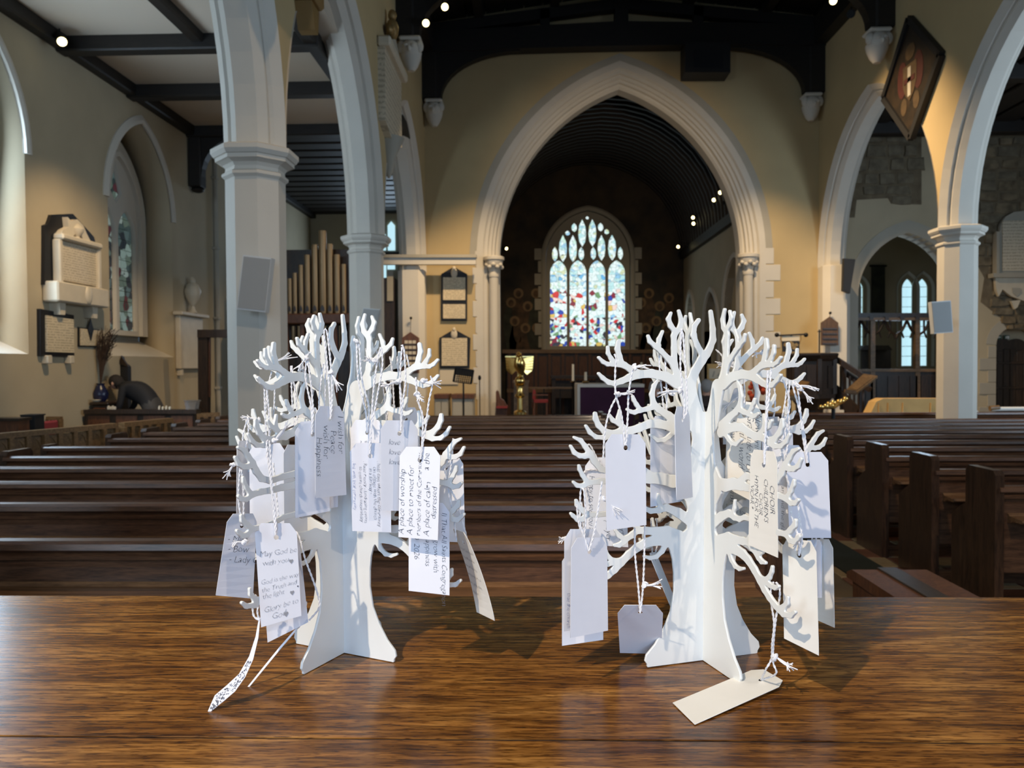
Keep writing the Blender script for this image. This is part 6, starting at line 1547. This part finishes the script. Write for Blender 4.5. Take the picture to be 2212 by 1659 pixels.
mktag('right tree: cream tag lettered CHOIR hanging right of the trunk', (1622,970),(1679,976),(1681,1205),(1617,1177), .975, -1, (1652,880), m='card2', cu=.12,
      text=[('CHOIR','cw',.74,.32,.0122,'ink',1,.02),("CHILDREN'S",'cw',.53,.27,.0108,'ink',1,.02),('CHOIR','cw',.36,.42,.0098,'ink',1,.02),('HYMN FOR THE','cw',.19,.25,.0100,'ink',1,.02),('VICAR *','cw',.04,.36,.0096,'ink',1,.02)],
      strands=[[(1651,1003),(1652,960),(1655,900),(1658,800)],[(1651,1003),(1654,968),(1690,960),(1686,950),(1655,940),(1662,850),(1666,790)],[(1688,962),(1694,1010),(1705,1050),(1712,1075)]], knots=[(1688,960,None,None)])
mktag('right tree: written tag just right of the trunk, seen between the upper branches', (1572,862),(1646,872),(1641,1092),(1566,1052), 1.10, -1, (1600,800), m='card2', text=[('Now bring the','cw',.82,.10,.0140,'ink'),('Gratitude to God','cw',.60,.12,.0140,'ink'),('in the world','cw',.38,.24,.0140,'ink'),('more love','cw',.12,.08,.0140,'ink')], knots=[(1598,855,1562,882)])
mktag('right tree: written tag lower behind the right side of the trunk', (1556,985),(1626,1000),(1618,1148),(1562,1122), 1.15, -1, (1590,940), m='card2', text=[('against','cw',.30,.30,.0150,'ink'),('Hope for\nAdvance','up',.12,.80,.0110,'ink')])
mktag('right tree: shaded written tag between the CHOIR tag and the blank right tags', (1655,985),(1704,985),(1704,1146),(1655,1140), 1.06, -1, (1690,900), text=[('around the globe','cw',.70,.40,.0115,'ink'),('more years','cw',.40,.50,.0115,'ink')], strands=[[(1680,1010),(1690,960),(1694,900)],[(1680,1010),(1700,970),(1700,905)]])
mktag('right tree: large blank tag at the far right front', (1698,977),(1788,976),(1795,1162),(1705,1162), 1.03, 1, (1732,840), strands=[[(1744,1000),(1738,940),(1725,880),(1712,830),(1716,822)],[(1744,1000),(1734,940),(1728,880),(1722,835),(1718,824)],[(1700,905),(1706,870),(1695,830),(1690,820)]], knots=[(1722,833,1764,836),(1730,840,1752,864)])
mktag('right tree: blank tag highest of those behind on the right', (1645,920),(1712,920),(1715,1100),(1650,1100), 1.14, 1, (1690,850), strands=[[(1680,945),(1690,900),(1697,860),(1700,820)],[(1680,945),(1700,900),(1703,860),(1706,822)]])
mktag('right tree: blank tag just left of and behind the large right tag', (1661,961),(1738,962),(1742,1142),(1666,1142), 1.10, -1, (1700,900))
mktag('right tree: big cream tag lowest on the right with hook shadows', (1690,1162),(1763,1170),(1769,1416),(1694,1379), .965, -1, (1722,1080), m='card2', cu=.15, cv=.09, strands=[[(1726,1200),(1724,1160),(1712,1120),(1706,1085)],[(1726,1200),(1732,1160),(1726,1110),(1724,1080)]], knots=[(1726,1158,1722,1180)])
mktag('right tree: slim bluish tag behind the big cream tag', (1738,1166),(1776,1166),(1775,1291),(1742,1293), 1.06, 1, (1760,1100))
mktag('right tree: half shaded tag at the extreme lower right', (1747,1164),(1799,1165),(1803,1356),(1762,1338), 1.09, -1, (1780,1090), m='card2')
mktag('right tree: tag behind the top right fork, only its strings clear', (1560,830),(1600,830),(1602,960),(1562,960), 1.22, 1, (1560,760), strands=[[(1580,850),(1566,800),(1560,770),(1546,755)],[(1580,850),(1574,800),(1570,740)]], knots=[(1584,786,1552,786)])
mktag('right tree: tag behind the long right branch, only its strings clear', (1640,900),(1690,900),(1692,1050),(1642,1050), 1.16, -1, (1665,800), strands=[[(1666,925),(1654,880),(1660,830),(1668,795)],[(1666,925),(1674,880),(1672,830),(1664,790)]], knots=[(1646,762,1628,766)])
# the tag lying on the table at the foot of the right tree
t = thing('paper_tag', 'right tree: ivory tag lying flat on the table in front of the right tree', 'tag', atZ(1580, 1510, ZT+.004), GT)
B_ = [atZ(1453,1518.5,ZT+.0015), atZ(1501,1565,ZT+.0015), atZ(1701,1476,ZT+.006), atZ(1640,1441,ZT+.006)]
def lat(u, v, off=0): return (B_[3]*(1-u)+B_[2]*u)*(1-v) + (B_[0]*(1-u)+B_[1]*u)*v + Vector((0,0,off))
out = [(0,.10),(.16,0),(.84,0),(1,.10),(1,1),(0,1)]
me = fill2d([(a,1-b) for a,b in out], [[(.5+.055*cos(2*pi*i/14), 1-.145-.027*sin(2*pi*i/14)) for i in range(14)]], .02)
xf_mesh(me, lambda a,b,c: tuple(lat(a,1-b,c/.02*.0008) - ORG[t.name])); fix(me); mk('card', me, M['card2'], t)
mb = MB(); hp = lat(.5,.145,.001)
kp = atY(1680,1420,.985)
ply(mb, [hp, atY(1654,1446,.99), atY(1666,1424,.985), atY(1668,1390,.975), atY(1672,1345,.97), atY(1664,1290,.97), atY(1668,1262,.97), atY(1672,1258,.97)])
ply(mb, [hp+Vector((0,0,-.001)), atY(1676,1455,.985), atY(1670,1430,.985), atY(1671,1385,.975), atY(1676,1335,.97), atY(1684,1290,.97), atY(1683,1268,.97), atY(1676,1258,.97)], ph=1)
obj('string', mb, M['cotton'], t, True)
kb = knot(MB(), atY(1675,1418,.98), random.Random(1), .0042); obj('knot', kb, M['cotton'], t, True)
tb_ = tail(MB(), atY(1675,1418,.98), atY(1712,1446,.965), random.Random(2), 9); obj('frayed_end', tb_, M['cotton'], t, True)
# ================================================================== PEOPLE
def person(label, loc, joints, edges, mats, zone, head, face, hair, hairm):
    """one continuous skinned body; joints name -> (x,y,z,radius)"""
    t = thing('person', label, 'person', loc)
    names = list(joints); vs = [Vector(joints[n][:3]) - Vector(loc) for n in names]
    me = bpy.data.meshes.new('body'); me.from_pydata(vs, [(names.index(a), names.index(b)) for a, b in edges], [])
    o = bpy.data.objects.new('tmp', me); COL.objects.link(o)
    o.modifiers.new('s', 'SKIN'); s2 = o.modifiers.new('u', 'SUBSURF'); s2.levels = 2; s2.render_levels = 2
    for i, n in enumerate(names):
        sv = me.skin_vertices[0].data[i]; sv.radius = (joints[n][3], joints[n][4] if len(joints[n]) > 4 else joints[n][3]); sv.use_root = (i == 0)
    dg = bpy.context.evaluated_depsgraph_get(); m2 = bpy.data.meshes.new_from_object(o.evaluated_get(dg)); bpy.data.objects.remove(o)
    m2.materials.clear()
    for k in mats: m2.materials.append(M[k])
    for p in m2.polygons:
        c = p.center; j = min(range(len(vs)), key=lambda i: (vs[i]-c).length - joints[names[i]][3]); p.material_index = zone(names[j]); p.use_smooth = True
    b = bpy.data.objects.new('body', m2); COL.objects.link(b); b.parent = t; ORG[b.name] = Vector(loc)
    h = Vector(head); f = Vector(face).normalized(); sd = f.cross(Vector((0,0,1))).normalized(); up = sd.cross(f)
    hm = MB()
    for (a, r) in hair: hm.ball(h + f*a[0] + sd*a[1] + up*a[2], r[0], r[1], r[2], 14, 10)
    obj('hair', hm, M[hairm], t, True)
    for s in (-1, 1):
        obj('eye', MB().ball(h + f*.094 + sd*s*.032 + up*.0, .011, .011, .009, 8, 6), M['black'], t, True)
        obj('ear', MB().ball(h + f*.0 + sd*s*.088, .018, .022, .032, 8, 6), M['skin'], t, True)
    obj('nose', MB().tube([h + f*.088 + up*.01, h + f*.118 - up*.028, h + f*.09 - up*.034], [.010,.017,.010], 8), M['skin'], t, True)
    obj('mouth', MB().bar(h + f*.090 - up*.060 - sd*.022, h + f*.090 - up*.060 + sd*.022, .008, .010), M['hatchred'], t)
    return t
def fingers(J, E, tag_, palm, d, sd, up, r=.0085):
    """palm joint plus thumb and four unequal fingers, half curled"""
    palm = Vector(palm); d = Vector(d).normalized(); sd = Vector(sd).normalized(); up = Vector(up).normalized()
    for i, (off, L) in enumerate(((-.030,.075),(-.010,.085),(.010,.080),(.028,.064))):
        a = palm + d*.045 + sd*off; b = a + d*L*.55; c = b + d*L*.30 - up*L*.35
        for n_, p in (('a',a),('b',b),('c',c)): J['%s_f%d%s' % (tag_, i, n_)] = (*p, r)
        E += [(tag_, '%s_f%da' % (tag_, i)), ('%s_f%da' % (tag_, i), '%s_f%db' % (tag_, i)), ('%s_f%db' % (tag_, i), '%s_f%dc' % (tag_, i))]
    a = palm - sd*.038 + d*.010; b = a + d*.035 - sd*.018; c = b + d*.028 - up*.01
    for n_, p in (('a',a),('b',b),('c',c)): J['%s_t%s' % (tag_, n_)] = (*p, r*1.1)
    E += [(tag_, tag_+'_ta'), (tag_+'_ta', tag_+'_tb'), (tag_+'_tb', tag_+'_tc')]
HAIRS = [((-.02,0,.035),(.100,.098,.100)), ((-.045,0,-.01),(.078,.086,.095))]
# bending man by the flowers
Y0 = 11.35
def q(px, py, dy, r, r2=None): v = atY(px, py, Y0+dy); return (v.x, v.y, v.z, r) if r2 is None else (v.x, v.y, v.z, r, r2)
J = {'pelvis': q(336,884,0,.15,.17), 'waist': q(320,858,0,.14,.16), 'chest': q(294,842,0,.15,.19), 'upper': q(277,835,0,.12,.17), 'neck': q(264,831,0,.055), 'head': q(250,829,0,.088,.10), 'crown': q(241,828,0,.075)}
E = [('pelvis','waist'),('waist','chest'),('chest','upper'),('upper','neck'),('neck','head'),('head','crown')]
for s, nm in ((-1,'a'),(1,'b')):
    h = J['pelvis']; J['hip'+nm] = (h[0]+.02, h[1]+s*.10, h[2]-.10, .10); J['knee'+nm] = (h[0]-.04, h[1]+s*.11, .48, .068); J['ankle'+nm] = (h[0]+.02, h[1]+s*.11, .09, .048); J['toe'+nm] = (h[0]-.16, h[1]+s*.12, .045, .040)
    E += [('pelvis','hip'+nm),('hip'+nm,'knee'+nm),('knee'+nm,'ankle'+nm),('ankle'+nm,'toe'+nm)]
    c = J['upper']; J['sh'+nm] = (c[0]+.02, c[1]+s*.19, c[2]-.03, .062); J['el'+nm] = (c[0]-.02, c[1]+s*.22, c[2]-.29, .046); J['wr'+nm] = (c[0]-.15, c[1]+s*.17, c[2]-.45, .030); J['ha'+nm] = (c[0]-.21, c[1]+s*.16, c[2]-.49, .026, .036)
    E += [('upper','sh'+nm),('sh'+nm,'el'+nm),('el'+nm,'wr'+nm),('wr'+nm,'ha'+nm)]
    fingers(J, E, 'ha'+nm, J['ha'+nm][:3], (-.8,0,-.5), (0,s,0), (-.5,0,.8))
def zone(n): return 2 if n in ('neck','head','crown') or n.startswith('ha') else (1 if n[:3] in ('hip','kne','ank') or n == 'pelvis' else 0)
hd_ = J['head'][:3]
person('person in black jacket bending to the left beside the vase of twigs', (J['pelvis'][0], Y0, 0), J, E, ['coat_k','trouser','skin'], lambda n: 0 if n.startswith('toe') else zone(n), Vector(hd_), (-.85,0,-.45), HAIRS, 'hairk')
# two people sitting beyond the pews
def sitter(label, px, py, y, face, coat, lean, hairm):
    c = atY(px, py, y); f = Vector((face[0], face[1], 0)).normalized(); sd = Vector((f.y, -f.x, 0))
    p = lambda a, b, z: Vector((c.x, y, 0)) + f*a + sd*b + Vector((0,0,z))
    hz = c.z
    J = {}; E = []
    def put(n, a, b, z, r, r2=None): v = p(a, b, z); J[n] = (*v, r) if r2 is None else (*v, r, r2)
    put('pelvis', -.05, 0, .52, .15, .17); put('waist', -.02, 0, .70, .13, .16); put('chest', lean*.6, 0, hz-.36, .13, .19); put('upper', lean*.8, 0, hz-.24, .10, .16); put('neck', lean*.9, 0, hz-.14, .055); put('head', lean, 0, hz, .090, .085); put('crown', lean-.01, 0, hz+.07, .075)
    E += [('pelvis','waist'),('waist','chest'),('chest','upper'),('upper','neck'),('neck','head'),('head','crown')]
    for s, nm in ((-1,'a'),(1,'b')):
        put('hip'+nm, .06, s*.10, .50, .095); put('knee'+nm, .42, s*.12, .49, .066); put('ankle'+nm, .40, s*.12, .09, .046); put('toe'+nm, .56, s*.13, .045, .038)
        E += [('pelvis','hip'+nm),('hip'+nm,'knee'+nm),('knee'+nm,'ankle'+nm),('ankle'+nm,'toe'+nm)]
        put('sh'+nm, lean*.75, s*.19, hz-.28, .062); put('el'+nm, .10, s*.24, hz-.54, .046); put('wr'+nm, .28, s*.14, .64, .030); put('ha'+nm, .34, s*.11, .62, .024, .034)
        E += [('upper','sh'+nm),('sh'+nm,'el'+nm),('el'+nm,'wr'+nm),('wr'+nm,'ha'+nm)]
        fingers(J, E, 'ha'+nm, J['ha'+nm][:3], f - Vector((0,0,.3)), sd*s, (0,0,1))
    person(label, (c.x, y, 0), J, E, [coat,'trouser','skin'], zone, Vector(J['head'][:3]), (f.x, f.y, -.15), HAIRS, hairm)
    k = thing('wooden_chair', 'dark wooden chair under the %s' % label.replace('person', 'sitter').split(' sitting')[0], 'chair', (c.x, y, 0))
    cx, cy = c.x, y
    M_ = Matrix((sd, f, Vector((0,0,1)))).transposed().to_4x4(); M_.translation = Vector((cx, cy, 0))
    def ob(nm, a0, a1, b0, b1, z0, z1): 
        mm = M_ @ Matrix.Translation(((b0+b1)/2,(a0+a1)/2,(z0+z1)/2)); obj(nm, MB().obox(mm, (b1-b0)/2, (a1-a0)/2, (z1-z0)/2), M['oakdark'], k)
    ob('seat', -.22, .22, -.22, .22, .335, .365)
    for a in (-.20, .18):
        for b in (-.20, .18): ob('leg', a, a+.03, b, b+.03, 0, .335)
    for b in (-.20, .18): ob('back_post', -.25, -.225, b, b+.03, .335, .86)
    ob('back_slat', -.25, -.23, -.20, .21, .70, .82); ob('back_slat', -.25, -.23, -.20, .21, .50, .58)
sitter('person with grey hair and brown coat sitting with back turned behind the right tree', 1526, 836, 13.25, (.25,.95), 'coat_b', .06, 'hairg')
sitter('person in black jacket sitting left of the right tree trunk, face turned right', 1404, 838, 13.25, (.9,-.3), 'coat_k', .10, 'hairg')
